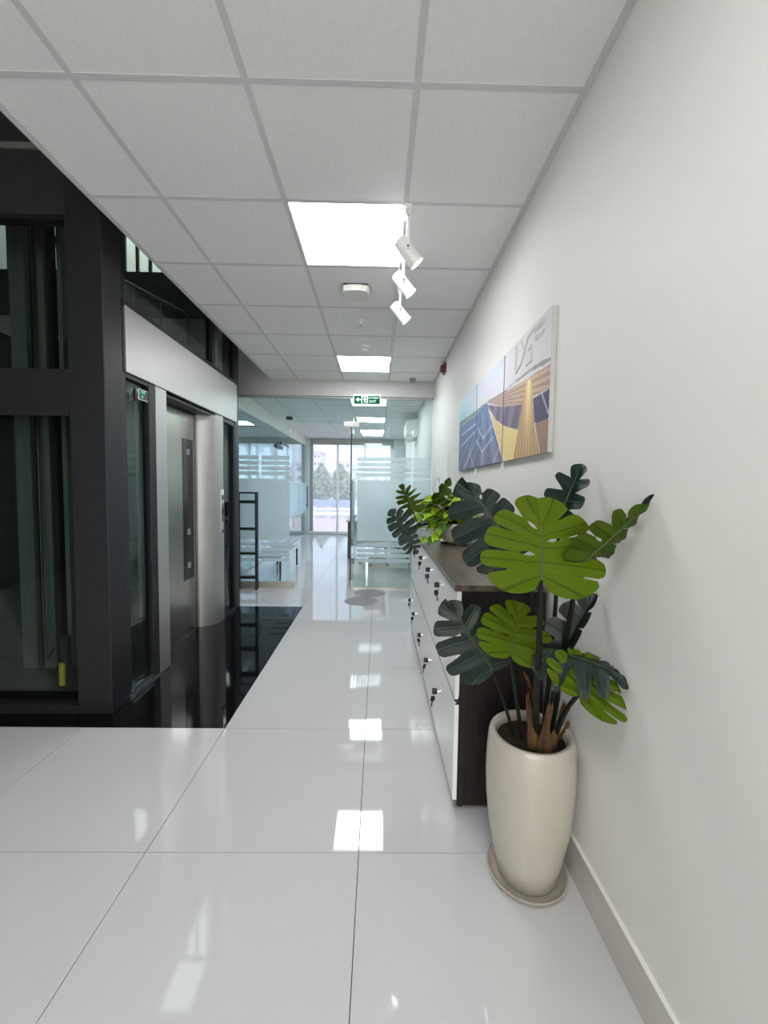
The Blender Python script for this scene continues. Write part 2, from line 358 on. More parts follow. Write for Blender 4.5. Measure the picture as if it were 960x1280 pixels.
for a, b in ((6.68, 8.24), (8.3, 9.86), (9.92, 11.52)): obj('pane', Bm().box(-4.69, -4.682, a, b, .18, 2.52), 'glass_far', w3)
for y in (8.27, 9.89): obj('mullion', Bm().box(-4.72, -4.64, y-.03, y+.03, .18, 2.52), 'white_alu', w3)
struct('ground_outside', Bm().box(-60, 60, FY+.15, 130, -.5, -.3).box(-60, -4.76, PY, FY+.15, -.5, -.3), 'asphalt')
struct('ground_paving', Bm().box(-25, 25, FY+.2, 22, -.299, -.28), 'pave')
def fence():
    t = thing('garden_fence', 'low white railing fence outside beyond the paving, seen through the windows', 'fence', (-2, 22, -.3))
    obj('rail', Bm().box(-14, 6, 22, 22.05, .18, .26), 'bld_white', t)
    obj('rail', Bm().box(-14, 6, 22, 22.05, -.12, -.04), 'bld_white', t)
    for k in range(27): obj('post', Bm().box(-14+k*.75, -13.88+k*.75, 22.051, 22.12, -.3, .32), 'bld_white', t)
    obj('board', Bm().box(-14, 6, 22.121, 22.15, -.25, .22), 'bld_white', t)
fence()
gw = tag(obj('garden_wall', Bm().box(-22, 10, 27, 27.3, -.3, .55), 'fence_blue'), 'long low blue-grey wall outside in front of the trees', 'wall')
def tree(x, y, h, r, label, seed):
    rnd = random.Random(seed); t = thing('tree', label, 'tree', (x, y, -.3), 'trees outside the windows')
    obj('trunk', Bm().tube([(x, y, -.3), (x, y, h*.5)], [.12, .07], 7), 'bark', t)
    b = bmesh.new()
    for k in range(1500):
        q = rnd.random() ** .8; z = .3 + (h-.3)*q; rr = r*math.sin(PI*min(1, .18+.85*q)) ** .8 * (.85+.2*math.sin(k*.7+z*5)) * math.sqrt(rnd.random()); a = rnd.random()*2*PI
        c = Vector((x + rr*math.cos(a), y + rr*math.sin(a), z)); s = rnd.uniform(.10, .2)
        d = Vector((rnd.gauss(0, 1), rnd.gauss(0, 1), rnd.gauss(0, 1))).normalized(); e = d.orthogonal().normalized()
        b.faces.new([b.verts.new(c + d*s), b.verts.new(c + e*s*.5), b.verts.new(c - d*s), b.verts.new(c - e*s*.5)])
    obj('crown', b, 'tree', t, recalc=False)
tree(-4.15, 30, 3.0, 1.0, 'pointed green tree outside, first from the left window jamb', 1)
tree(-3.15, 34, 3.2, 1.15, 'bushy green tree outside, beside the white mullion of the tall window', 2)
tree(-6.6, 31, 2.5, 1.2, 'lower rounded tree outside, behind the white door jamb', 3)
tree(-1.75, 30, 2.6, 1.1, 'round green tree outside, behind the open glass door edge', 4)
tree(-9.5, 33, 2.0, 1.3, 'short shrub-like tree outside in front of the white apartment block', 5)
def building(x0, x1, y, z1, m, cols, rows, label, dep=8):
    t = thing('apartment_building', label, 'building', ((x0+x1)/2, y, -.3))
    obj('facade', Bm().box(x0, x1, y, y+dep, -.3, z1), m, t)
    obj('parapet', Bm().box(x0-.15, x1+.15, y-.15, y+dep+.1, z1, z1+.35), m, t)
    cw = (x1-x0)/cols; rh = (z1-.6)/rows
    for i in range(cols):
        for j in range(rows):
            wx, wz = x0+cw*(i+.5), .6+rh*j+rh*.25
            f = obj('window', Bm().box(wx-cw*.3, wx+cw*.3, y-.06, y, wz, wz+rh*.5), 'bld_white', t)
            obj('pane', Bm().box(wx-cw*.26, wx+cw*.26, y-.08, y-.06, wz+rh*.05, wz+rh*.45), 'bld_glass', f)
building(-24.5, -12.5, 52, 6.6, 'bld_white', 8, 4, 'long white apartment block outside the meeting room windows')
building(-14.2, -12.0, 85, 8.4, 'bld_beige', 3, 5, 'narrow pale tower outside above the first tree')
building(-9.4, -5.2, 90, 6.8, 'bld_beige', 4, 4, 'beige block outside to the right of the white mullion')
building(-4.2, 9.5, 60, 4.6, 'bld_white', 9, 3, 'wide white building outside behind the striped frosted glass')

# ------------------------------------------------------------------ glass partition and door
gp_ = thing('glass_partition', 'frameless glass wall with frosted bands and stripes across the corridor end', 'glass wall', (-.6, PY, 0))
def stripes(x0, x1, y, parent, zs=((1.742, 1.795), (1.672, 1.722), (1.602, 1.652), (1.532, 1.582), (.572, .622), (.502, .552), (.432, .482), (.362, .412))):
    for a, b in zs: obj('film_stripe', Bm().box(x0, x1, y-.0075, y-.006, a, b), 'stripe', parent)
for nm, x0, x1, z0, z1 in (('glass_panel', -1.98, -1.20, .085, 2.565), ('glass_panel', -.345, .445, .02, 2.565), ('glass_panel', .449, WX-.006, .02, 2.565), ('transom_glass', -1.197, -.348, 2.235, 2.565)):
    obj(nm, Bm().box(x0, x1, PY-.006, PY+.006, z0, z1), 'glass', gp_)
obj('base_rail', Bm().box(-1.98, -1.16, PY-.016, PY+.016, .0, .085), 'rail_tan', gp_)
obj('base_rail', Bm().box(-.345, WX-.002, PY-.012, PY+.012, .0, .02), 'rail_tan', gp_)
obj('frosted_band', Bm().box(-1.96, -1.205, PY-.0075, PY-.0062, .66, 1.485), 'frost', gp_)
obj('frosted_band', Bm().box(-.29, .437, PY-.0075, PY-.0062, .66, 1.485), 'frost', gp_)
obj('frosted_band', Bm().box(.457, .69, PY-.0075, PY-.0062, .66, 1.485), 'frost', gp_)
stripes(-1.96, -1.62, PY, gp_); stripes(-1.58, -1.205, PY, gp_)
stripes(-.29, .437, PY, gp_); stripes(.457, .69, PY, gp_)
obj('patch_fitting', Bm().box(-1.25, -1.165, PY-.02, PY+.02, 2.275, 2.32, .003), 'black_plastic', gp_)
obj('patch_fitting', Bm().box(-.48, -.275, PY-.02, PY+.02, 2.195, 2.265, .003), 'steel', gp_)
obj('wall_channel', Bm().box(WX-.014, WX-.0005, PY-.012, PY+.012, .02, 2.565), 'white_alu', gp_)

dr = bpy.data.objects.new('door_1', None); C.objects.link(dr); dr.location = (-.37, PY, 0); dr['kind'] = 'structure'
dr['label'] = 'open frameless glass door leaf standing edge-on in the opening'
obj('glass_leaf', Bm().box(-.385, -.373, PY+.03, PY+.88, .02, 2.19), 'glass', dr)
obj('hinge_stile', Bm().box(-.388, -.370, PY+.018, PY+.03, .02, 2.19), 'black_plastic', dr)
obj('top_patch', Bm().box(-.40, -.358, PY+.025, PY+.17, 2.10, 2.195, .003), 'steel', dr)
obj('bottom_patch', Bm().box(-.40, -.358, PY+.025, PY+.17, .005, .08, .003), 'steel', dr)
hnd = Bm().tube([(-.42, PY+.78, .80), (-.42, PY+.78, 1.40)], .013, 10).tube([(-.385, PY+.78, .9), (-.42, PY+.78, .9)], .008, 8).tube([(-.385, PY+.78, 1.3), (-.42, PY+.78, 1.3)], .008, 8)
obj('pull_handle', hnd, 'black_plastic', dr, True)
obj('frosted_band', Bm().box(-.3725, -.3715, PY+.05, PY+.86, .66, 1.485), 'frost', dr)

# side partition of the meeting room with beam, door handle and closer
sp = thing('meeting_room_glass', 'greenish glass side wall of the meeting room below a white beam', 'glass wall', (-2.1, 8.8, 0))
for y0, y1 in ((PY+.16, 7.2), (7.205, 8.45), (8.455, 9.55), (9.555, 10.9), (10.905, FY-.005)):
    obj('glass_panel', Bm().box(-2.106, -2.094, y0, y1, .02, 2.55), 'glass', sp)
    obj('frosted_band', Bm().box(-2.0938, -2.0925, y0+.06, y1-.06, .66, 1.485), 'frost', sp)
obj('base_rail', Bm().box(-2.112, -2.088, PY+.16, FY-.005, 0, .02), 'rail_tan', sp)
pk = Bm().tube([(-2.05, 11.87, .77), (-2.05, 11.87, 1.40)], .014, 10).tube([(-2.094, 11.87, .87), (-2.05, 11.87, .87)], .009, 8).tube([(-2.094, 11.87, 1.30), (-2.05, 11.87, 1.30)], .009, 8)
obj('pull_handle', pk, 'black_plastic', sp, True)
obj('patch_fitting', Bm().box(-2.125, -2.075, 8.42, 8.95, 2.17, 2.235, .003), 'black_plastic', sp)
obj('door_closer', Bm().box(-2.09, -2.05, 8.75, 9.1, 2.28, 2.33, .003).tube([(-2.06, 8.9, 2.3), (-2.0, 9.2, 2.25)], .012, 8), 'black_plastic', sp)
struct('trim_2', Bm().box(-2.3, -2.1, PY+.15, FY, 2.551, CZ+.02), 'wall')

# ------------------------------------------------------------------ office contents
def ac():
    t = thing('air_conditioner', 'white split air conditioner high on the office wall behind the glass', 'air conditioner', (WX, 8.2, 2.3))
    b = Bm(); pts = [(0, 2.36), (-.09, 2.34), (-.20, 2.42), (-.22, 2.52), (-.21, 2.66), (0, 2.68)]
    b.prism(pts, lambda u, v, d: (WX+u-.001, d, v), 7.8, 8.65); obj('casing', b, 'white_plastic', t)
    obj('louvre', Bm().box(WX-.20, WX-.10, 7.86, 8.59, 2.325, 2.337), 'white_plastic', t)
ac()
def desk(x0, x1, y0, y1, label, top='desk_top'):
    t = thing('office_desk', label, 'desk', ((x0+x1)/2, (y0+y1)/2, 0), 'office desks')
    obj('desk_top', Bm().box(x0, x1, y0, y1, .72, .745, .003), top, t)
    for x in (x0+.03, x1-.07):
        for y in (y0+.03, y1-.07): obj('leg', Bm().box(x, x+.04, y, y+.04, 0, .72), 'black_plastic', t)
    obj('modesty_panel', Bm().box(x0+.08, x1-.08, y0+.05, y0+.068, .25, .68), 'teal', t)
    return t
desk(-.62, .62, 7.9, 8.6, 'grey-topped office desk with dark legs behind the frosted corridor glass')
desk(-.62, .62, 9.4, 10.1, 'grey-topped office desk farther back, close to the tall windows')
def chair(x, y, rz, label):
    t = thing('office_chair', label, 'chair', (x, y, 0), 'black office chairs')
    def rot(px, py): return (x + px*math.cos(rz) - py*math.sin(rz), y + px*math.sin(rz) + py*math.cos(rz))
    s = Bm().box(-.23, .23, -.22, .24, .44, .50, .02); s.b.transform(Matrix.Translation((x, y, 0)) @ Matrix.Rotation(rz, 4, 'Z')); obj('seat', s, 'black_plastic', t)
    s = Bm().box(-.21, .21, -.26, -.22, .56, 1.02, .015); s.b.transform(Matrix.Translation((x, y, 0)) @ Matrix.Rotation(rz, 4, 'Z')); obj('backrest', s, 'black_plastic', t)
    s = Bm().box(-.03, .03, -.26, -.235, .42, .60); s.b.transform(Matrix.Translation((x, y, 0)) @ Matrix.Rotation(rz, 4, 'Z')); obj('back_bracket', s, 'black_plastic', t)
    obj('column', Bm().tube([(x, y, .08), (x, y, .44)], .025, 10), 'chrome', t)
    for k in range(5):
        a = rz + k*2*PI/5; ex, ey = x+.27*math.cos(a), y+.27*math.sin(a)
        l = obj('base_arm', Bm().tube([(x, y, .11), (ex, ey, .075)], [.02, .014], 8), 'black_plastic', t)
        obj('castor', Bm().tube([(ex, ey-.012, .03), (ex, ey+.012, .03)], .03, 10), 'black_plastic', l)
chair(-.05, 7.4, PI, 'black office chair at the grey desk behind the frosted glass')
chair(.25, 8.95, PI, 'black office chair between the two grey office desks')
tb = thing('low_bench', 'long low grey bench just inside the glass wall', 'bench', (.15, 6.9, 0))
obj('bench_top', Bm().box(-.24, .60, 6.75, 7.05, .40, .455, .004), 'teal', tb)
for x in (-.2, .52):
    for y in (6.78, 6.98): obj('leg', Bm().box(x, x+.035, y, y+.035, 0, .40), 'chrome', tb)
sh = thing('metal_shelf', 'narrow black metal open shelf rack standing against the glass wall next to the lift', 'shelf', (-1.73, 5.45, 0))
for x in (-1.87, -1.63):
    for y in (5.445, 5.50): obj('post', Bm().box(x, x+.022, y, y+.022, 0, 1.305), 'black_plastic', sh)
for z, h in ((.15, .035), (.475, .028), (.80, .032), (1.155, .04)): obj('shelf_board', Bm().box(-1.87+.0221, -1.6301, 5.445, 5.522, z, z+h), 'black_plastic', sh)
obj('top_rail', Bm().box(-1.87+.0221, -1.6301, 5.445, 5.467, 1.283, 1.305), 'black_plastic', sh)
lt = thing('low_table', 'low grey coffee table with white edge beside the black shelf rack', 'table', (-1.6, 6.5, 0))
obj('table_top', Bm().box(-1.80, -1.42, 6.0, 7.3, .33, .35), 'desk_top', lt)
obj('table_edge', Bm().box(-1.42, -1.408, 6.0, 7.3, .32, .352), 'white_alu', lt)
for x in (-1.79, -1.45):
    for y in (6.02, 7.26): obj('leg', Bm().box(x, x+.025, y, y+.025, 0, .33), 'black_plastic', lt)
bn = desk(-4.2, -2.6, 8.2, 9.0, 'grey meeting table behind the side glass wall')
for i, (cx, cy) in enumerate(((-.20, 4.97), (-.10, 5.36))):
    tag(obj('floor_disc', Bm().lathe([(0, .0016), (.205, .0016), (.205, .0002), (0, .0002)], cx, cy, 40), 'mat_disc'),
        ['grey translucent round film on the floor, the larger-looking nearer of two before the glass wall', 'grey translucent round film on the floor, the one touching close to the glass wall'][i], 'floor disc', 'round grey films on the floor')

# ------------------------------------------------------------------ lift with glazed shaft
el = thing('elevator', 'glazed lift shaft with dark steel frame, brushed steel doors and header panel', 'elevator', (-2.6, 3.55, 0))
SZ = 5.6
def e(name, b, m, parent=el, smooth=False): return obj(name, b, m, parent, smooth)
e('corner_column', Bm().box(-1.79, FX, 2.43, 2.605, 0, SZ, .004), 'frame')
e('corner_column', Bm().box(-1.72, FX, 4.585, 4.705, 0, SZ, .004), 'frame')
e('corner_column', Bm().box(-3.9, -3.7, 2.43, 2.6, 0, SZ, .004), 'frame')
e('corner_column', Bm().box(-3.9, -3.7, 4.53, 4.705, 0, SZ, .004), 'frame')
e('sill_beam', Bm().box(-3.7, -1.79, 2.43, 2.52, 0, .055), 'frame')
e('cross_beam', Bm().box(-3.7, -1.79, 2.44, 2.56, 1.81, 2.045, .004), 'frame')
e('beam_ledge', Bm().box(-3.7, -1.79, 2.425, 2.44, 1.775, 1.812), 'frame')
e('cross_beam', Bm().box(-3.7, -1.79, 2.44, 2.56, 2.90, 3.24, .004), 'shaft_dark')
e('light_bar', Bm().box(-3.7, -1.79, 2.43, 2.47, 3.242, 3.275), 'rail_grey')
e('front_glass', Bm().box(-3.7, -1.79, 2.49, 2.50, .055, 1.81), 'glass_dark')
e('front_glass', Bm().box(-3.7, -1.79, 2.49, 2.50, 2.045, 2.90), 'glass_dark')
e('top_panel', Bm().box(-3.7, -1.79, 2.49, 2.52, 3.275, SZ), 'shaft_dark')
# facade frames
def frame_yz(name, y0, y1, z0, z1, t, x0=FX-.05, x1=FX-.004):
    b = Bm().box(x0, x1, y0, y0+t, z0, z1).box(x0, x1, y1-t, y1, z0, z1).box(x0, x1, y0+t, y1-t, z0, z0+t).box(x0, x1, y0+t, y1-t, z1-t, z1)
    return e(name, b, 'frame')
f1 = frame_yz('glazing_frame', 2.605, 2.975, .0, 2.085, .03)
e('end_post', Bm().box(FX-.05, FX, 2.885, 2.972, 0, 2.085, .003), 'frame')
e('facade_glass', Bm().box(FX-.035, FX-.027, 2.635, 2.885, .03, 2.055), 'glass_dark')
e('base_block', Bm().box(FX-.12, FX-.0355, 2.64, 2.88, .035, .45), 'shaft_dark')
e('base_trim', Bm().box(FX-.027, FX-.004, 2.635, 2.885, .03, .05), 'chrome')
ds = e('floor_display', Bm().box(FX-.026, FX-.004, 2.775, 2.885, 1.945, 2.02, .002), 'chrome')
e('display_screen', Bm().box(FX-.005, FX-.002, 2.783, 2.877, 1.953, 2.012), 'black_plastic', ds)
MW = Matrix.Translation((FX-.0018, 2.875, 1.983)) @ Matrix(((0, 0, 1, 0), (-1, 0, 0, 0), (0, 1, 0, 0), (0, 0, 0, 1)))
MWp = Matrix(((0, 0, 1, FX-.0018), (1, 0, 0, 2.79), (0, 1, 0, 1.998), (0, 0, 0, 1)))
text_mesh('display_digits', '1 0 0', .026, 'display', MWp, ds)
MWp2 = Matrix(((0, 0, 1, FX-.0018), (1, 0, 0, 2.80), (0, 1, 0, 1.968), (0, 0, 0, 1)))
text_mesh('display_digits', '11', .026, 'display', MWp2, ds)
# header panel
e('header_panel', Bm().box(FX-.02, FX+.012, 2.625, 4.62, 2.082, 2.487, .003), 'steel')
e('header_frame', Bm().box(FX-.10, FX-.02, 2.605, 4.585, 2.07, 2.525), 'frame')
e('header_frame', Bm().box(FX-.05, FX+.004, 2.605, 4.585, 2.488, 2.525), 'frame')
e('upper_glass', Bm().box(FX-.035, FX-.027, 2.605, 3.98, 2.525, SZ), 'glass_dark')
e('upper_glass', Bm().box(FX-.035, FX-.027, 4.16, 4.585, 2.525, SZ), 'glass_dark')
e('upper_mullion', Bm().box(FX-.06, FX, 3.98, 4.05, 2.525, SZ), 'frame')
e('upper_mullion', Bm().box(FX-.06, FX-.01, 4.075, 4.15, 2.525, SZ), 'rail_grey')
e('upper_mullion', Bm().box(FX-.06, FX-.015, 2.605, 2.66, 2.525, SZ), 'frame')
# steel portal
e('door_jamb', Bm().box(FX-.15, FX, 2.975, 3.125, 0, 2.085, .004), 'steel')
pf = []
for k in range(15):
    q = k/14; pf.append((-1.745 + .158*math.sin(q*PI/2)**1.15, 3.985 + .165*(1-math.cos(q*PI/2))**.8))
pts = pf + [(FX, 4.155), (FX, 4.235), (-1.80, 4.235), (-1.80, 3.985)]
b = Bm().prism(pts, lambda u, v, d: (u, v, d), 0, 2.085); e('curved_jamb', b, 'steel', smooth=True)
e('jamb_reveal', Bm().box(-1.80, -1.742, 3.94, 3.984, 0, 2.05), 'steel_door')
e('door_head', Bm().box(-1.80, FX-.02, 3.125, 3.984, 2.05, 2.083), 'frame')
e('door_track', Bm().box(-1.79, -1.74, 3.125, 3.94, 2.035, 2.05), 'black_plastic')
e('door_sill', Bm().box(-1.80, -1.742, 3.125, 3.984, 0, .006), 'chrome')
dl = e('door_leaf', Bm().box(-1.775, -1.745, 3.13, 3.932, .008, 2.034), 'steel_door')
e('vision_strip', Bm().box(-1.746, -1.742, 3.70, 3.90, .52, 1.80), 'strip', dl)
for z in (.62, .93, 1.66): e('strip_marker', Bm().box(-1.742, -1.7405, 3.77, 3.83, z, z+.055), 'teal', dl)
cp = e('call_panel', Bm().box(FX, FX+.008, 4.152, 4.228, .90, 1.345, .002), 'chrome')
for z in (1.24, 1.10): e('call_button', Bm().box(FX+.008, FX+.012, 4.172, 4.208, z, z+.05, .002), 'black_plastic', cp)
e('nameplate', Bm().box(FX+.008, FX+.0095, 4.165, 4.215, .94, 1.02), 'steel', cp)
frame_yz('glazing_frame', 4.236, 4.584, .0, 2.07, .035)
e('facade_glass', Bm().box(FX-.035, FX-.027, 4.271, 4.549, .035, 2.035), 'glass_dark')
e('base_trim', Bm().box(FX-.004, FX+.004, 2.605, 2.975, 0, .012), 'chrome')
# inside the shaft
e('car', Bm().box(-3.4, -1.84, 3.2, 4.5, .02, 2.45, .01), 'car')
e('rear_panel', Bm().box(-3.7, -1.72, 4.6, 4.64, 0, 2.5), 'shaft_dark')
e('side_panel', Bm().box(-3.88, -3.84, 2.6, 4.53, 0, 2.9), 'shaft_dark')
for x0, x1 in ((-2.62, -2.51), (-2.46, -2.375)):
    e('guide_plate', Bm().box(x0, x1, 3.02, 3.06, 0, SZ), 'rail_grey')
e('guide_rail', Bm().box(-2.34, -2.31, 3.0, 3.05, 0, SZ), 'frame')
e('guide_rail', Bm().box(-2.27, -2.24, 3.0, 3.05, 0, SZ), 'rail_grey')
e('guide_rail', Bm().box(-2.32, -2.28, 3.08, 3.10, 0, SZ), 'shaft_dark')
for z in (2.32, 2.48, 2.78, 3.1, 1.6, .9): e('rail_bracket', Bm().box(-2.42, -2.22, 3.05, 3.08, z, z+.03), 'frame')
e('travel_cable', Bm().tube([(-2.43, 3.0, 3.6), (-2.425, 2.98, 1.2), (-2.40, 2.95, .4), (-2.36, 2.92, .12), (-2.30, 2.9, .2)], .008, 8), 'black_plastic', smooth=True)
e('webbing_strap', Bm().box(-2.035, -2.0, 2.60, 2.615, .085, .235, .006), 'yellow')
e('buffer', Bm().lathe([(0, 0), (.06, 0), (.06, .08), (.035, .1), (.035, .3), (0, .3)], -2.22, 2.9, 20), 'shaft_dark', smooth=True)
e('pit_floor', Bm().box(-3.7, -1.79, 2.52, 3.2, .001, .01), 'shaft_dark')

# upper landing and stairs seen through the shaft
st = thing('upper_landing', 'dark landing slab with balusters seen through the upper shaft glass', 'landing', (-3.2, 5.3, 3.55))
obj('slab', Bm().box(-5.39, EX-.01, 5.0, 8.39, 3.56, 3.86), 'shaft_dark', st)
obj('handrail', Bm().box(-5.39, EX-.02, 5.05, 5.09, 4.78, 4.82), 'frame', st)
for k in range(26): obj('baluster', Bm().box(-5.3+k*.15, -5.27+k*.15, 5.055, 5.085, 3.861, 4.78), 'frame', st)
fl = thing('stair_flight', 'dark stair flight rising behind the lift shaft glass', 'stairs', (-3.4, 5.15, 2.8))
for k in range(9): obj('tread', Bm().box(-2.2-.26*k-.27, -2.2-.26*k, 4.75, 4.98, 2.45+.14*k, 2.49+.14*k), 'frame', fl)
sg = Bm().prism([(-2.1, 2.25), (-2.1, 2.5), (-4.55, 3.8), (-4.55, 3.55)], lambda u, v, d: (u, d, v), 4.72, 4.749); obj('stringer', sg, 'shaft_dark', fl)
hr = Bm().tube([(-2.15, 4.735, 3.25), (-2.2, 4.735, 3.3), (-4.5, 4.735, 4.45)], .02, 8); obj('handrail', hr, 'rail_grey', fl)
for k in range(8):
    x = -2.15-.3*k; obj('baluster', Bm().tube([(x, 4.735, 2.44-(x+2.1)*.53), (x, 4.735, 3.26-(x+2.15)*.5)], .012, 6), 'rail_grey', fl)

# ------------------------------------------------------------------ ceiling and wall fittings
tr = thing('track_light', 'white ceiling track carrying the three spotlights', 'track', (.125, 3.2, CZ))
obj('track_rail', Bm().box(.108, .142, 2.20, 4.62, CZ-.018, CZ-.0005, .002), 'white_plastic', tr)
obj('track_slot', Bm().box(.119, .131, 2.215, 4.60, CZ-.0195, CZ-.0175), 'tbar', tr)
obj('feed_end', Bm().box(.105, .145, 2.17, 2.215, CZ-.021, CZ-.0005, .002), 'white_plastic', tr)
def spot(y, zc, label):
    x = .128; t = thing('spotlight', label, 'spotlight', (x, y, CZ-.02), 'white track spotlights')
    obj('adapter', Bm().box(x-.017, x+.017, y-.05, y+.05, CZ-.045, CZ-.0196, .003).tube([(x, y, CZ-.045), (x, y, CZ-.075)], [.014, .010], 12), 'white_plastic', t, True)
    obj('yoke', Bm().box(x-.006, x+.006, y-.043, y-.037, zc-.012, CZ-.07).box(x-.006, x+.006, y-.043, y+.043, CZ-.076, CZ-.07).box(x-.006, x+.006, y+.037, y+.043, zc-.012, CZ-.07), 'white_plastic', t)
    d = Vector((.66, .12, -.74)).normalized(); c = Vector((x, y, zc)); a = c - d*.062; f = c + d*.075
    h = Bm().tube([a - d*.004, a, f], [.026, .035, .037], 24); hd_ = obj('lamp_head', h, 'white_plastic', t, True)
    obj('lens', Bm().tube([f, f + d*.002], [.033, .033], 24), 'lamp_face', hd_)
    obj('bezel', Bm().tube([f - d*.006, f + d*.0015], [.0385, .0385], 24, False), 'white_plastic', hd_)
    obj('pivot_screw', Bm().tube([c + Vector((0, -.046, 0)), c + Vector((0, -.038, 0))], .007, 12), 'chrome', t)
    L = bpy.data.lights.new('spot_beam', 'SPOT'); L.energy = 1.6; L.spot_size = math.radians(70); L.spot_blend = .8; L.shadow_soft_size = .03; L.color = (1, .95, .88)
    lo = bpy.data.objects.new('spot_beam', L); C.objects.link(lo); lo.location = f + d*.012; lo.rotation_euler = d.to_track_quat('-Z', 'Y').to_euler(); lo.parent = t; lo.matrix_parent_inverse = Matrix.Translation(-t.location)
spot(2.14, 2.575, 'white cylindrical track spotlight at the front end of the track')
spot(2.53, 2.605, 'middle one of the three white track spotlights')
spot(2.93, 2.605, 'white track spotlight at the far end of the row of three')
ap = thing('access_point', 'cream square wireless access point fixed under the ceiling', 'access point', (-.18, 3.03, CZ))
o8 = [(.10, .05), (.085, .085), (.03, .10), (-.03, .10), (-.085, .085), (-.10, .05), (-.10, -.05), (-.085, -.085), (-.03, -.10), (.03, -.10), (.085, -.085), (.10, -.05)]
obj('housing', Bm().prism(o8, lambda u, v, d: (-.18+u*(1 if d > 2.77 else .9), 3.03+v*(1 if d > 2.77 else .9), d), CZ-.045, CZ-.010), 'cream_plastic', ap)
obj('mount_plate', Bm().box(-.265, -.095, 2.945, 3.115, CZ-.010, CZ+.005), 'shaft_dark', ap)
sk = thing('sprinkler', 'small ceiling fire sprinkler head beyond the access point', 'sprinkler', (-.172, 3.57, CZ))
obj('escutcheon', Bm().lathe([(0, CZ+.005), (.038, CZ+.005), (.034, CZ-.006), (.012, CZ-.008), (.012, CZ-.03), (0, CZ-.03)], -.172, 3.57, 24), 'white_plastic', sk, True)
obj('deflector', Bm().lathe([(0, CZ-.046), (.018, CZ-.046), (.018, CZ-.049), (0, CZ-.049)], -.172, 3.57, 20).tube([(-.18, 3.57, CZ-.03), (-.18, 3.57, CZ-.046)], .002, 6).tube([(-.164, 3.57, CZ-.03), (-.164, 3.57, CZ-.046)], .002, 6), 'chrome', sk)
sd = thing('smoke_detector', 'round white smoke detector just before the farther corridor panel light', 'smoke detector', (-.17, 4.22, CZ))
obj('base', Bm().lathe([(0, CZ+.005), (.055, CZ+.005), (.055, CZ-.018), (.048, CZ-.02), (0, CZ-.02)], -.17, 4.22, 32), 'white_plastic', sd, True)
obj('sensor_dome', Bm().lathe([(.044, CZ-.024), (.036, CZ-.044), (.02, CZ-.049), (0, CZ-.05)], -.17, 4.22, 32), 'white_plastic', sd, True)
obj('sensor_slots', Bm().lathe([(.042, CZ-.02), (.041, CZ-.026)], -.17, 4.22, 32), 'black_plastic', sd)
cs = thing('motion_sensor', 'small grey ceiling sensor near the glass wall by the exit sign', 'sensor', (.42, 5.40, CZ))
obj('body', Bm().lathe([(0, CZ+.005), (.04, CZ+.005), (.04, CZ-.02), (.02, CZ-.045), (0, CZ-.05)], .42, 5.40, 24), 'teal', cs, True)
fa = thing('fire_alarm', 'dark red fire alarm sounder high on the right-hand white wall', 'fire alarm', (WX, 4.66, 2.7))
obj('backbox', Bm().box(WX-.022, WX, 4.60, 4.72, 2.66, 2.77, .004), 'red', fa)
obj('sounder', Bm().tube([(WX-.022, 4.66, 2.715), (WX-.05, 4.66, 2.715), (WX-.06, 4.66, 2.715)], [.045, .042, .02], 24), 'red', fa, True)
kp = thing('access_keypad', 'white door access unit on the wall next to the glass partition', 'keypad', (WX, 5.0, 1.55))
obj('body', Bm().box(WX-.028, WX, 4.93, 5.06, 1.50, 1.70, .006), 'white_plastic', kp)
obj('screen', Bm().box(WX-.0295, WX-.0275, 4.955, 5.035, 1.62, 1.68), 'chrome', kp)
for k in range(3):
    for q in range(3): obj('key', Bm().box(WX-.031, WX-.0275, 4.958+.028*k, 4.978+.028*k, 1.525+.028*q, 1.545+.028*q, .001), 'tbar', kp)
obj('lower_plate', Bm().box(WX-.012, WX, 4.94, 5.05, 1.38, 1.49, .004), 'white_plastic', kp)
cd = tag(obj('wall_conduit', Bm().box(WX-.012, WX, 4.30, 4.325, 1.0, 1.75, .002), 'wall'), 'thin white cable trunking on the wall above the cabinets', 'conduit')
# exit sign
ex = thing('exit_sign', 'green EXIT sign with running man and arrow hanging on two wires', 'exit sign', (-.16, 5.22, 2.42))
sx0, sx1, sz0, sz1 = -.335, .01, 2.418, 2.545; ey = 5.22
obj('housing', Bm().box(sx0, sx1, ey, ey+.028, sz0, sz1, .004), 'sign_frame', ex)
fc = obj('sign_face', Bm().box(sx0+.014, sx1-.012, ey-.002, ey, sz0+.012, sz1-.016), 'green', ex)
P = lambda u, v, d: (u, d, v)
def ico(name, pts): obj(name, Bm().prism(pts, P, ey-.0035, ey-.002), 'sign_white', fc)
zc = (sz0+sz1)/2-.002
ico('arrow', [(-.302, zc), (-.272, zc+.028), (-.262, zc+.022), (-.277, zc+.007), (-.235, zc+.007), (-.235, zc-.007), (-.277, zc-.007), (-.262, zc-.022), (-.272, zc-.028)])
dx = -.232
ico('door_symbol', [(dx, zc-.043), (dx, zc+.043), (dx+.08, zc+.043), (dx+.08, zc-.043), (dx+.068, zc-.043), (dx+.068, zc+.034), (dx+.012, zc+.034), (dx+.012, zc-.043)])
ico('running_man', [(dx+.03, zc-.043), (dx+.036, zc-.018), (dx+.030, zc+.002), (dx+.018, zc-.004), (dx+.016, zc+.002), (dx+.034, zc+.014), (dx+.046, zc+.008), (dx+.058, zc-.002), (dx+.063, zc+.003), (dx+.050, zc+.018), (dx+.044, zc-.006), (dx+.056, zc-.018), (dx+.060, zc-.04), (dx+.053, zc-.04), (dx+.048, zc-.02), (dx+.042, zc-.012), (dx+.038, zc-.043)])
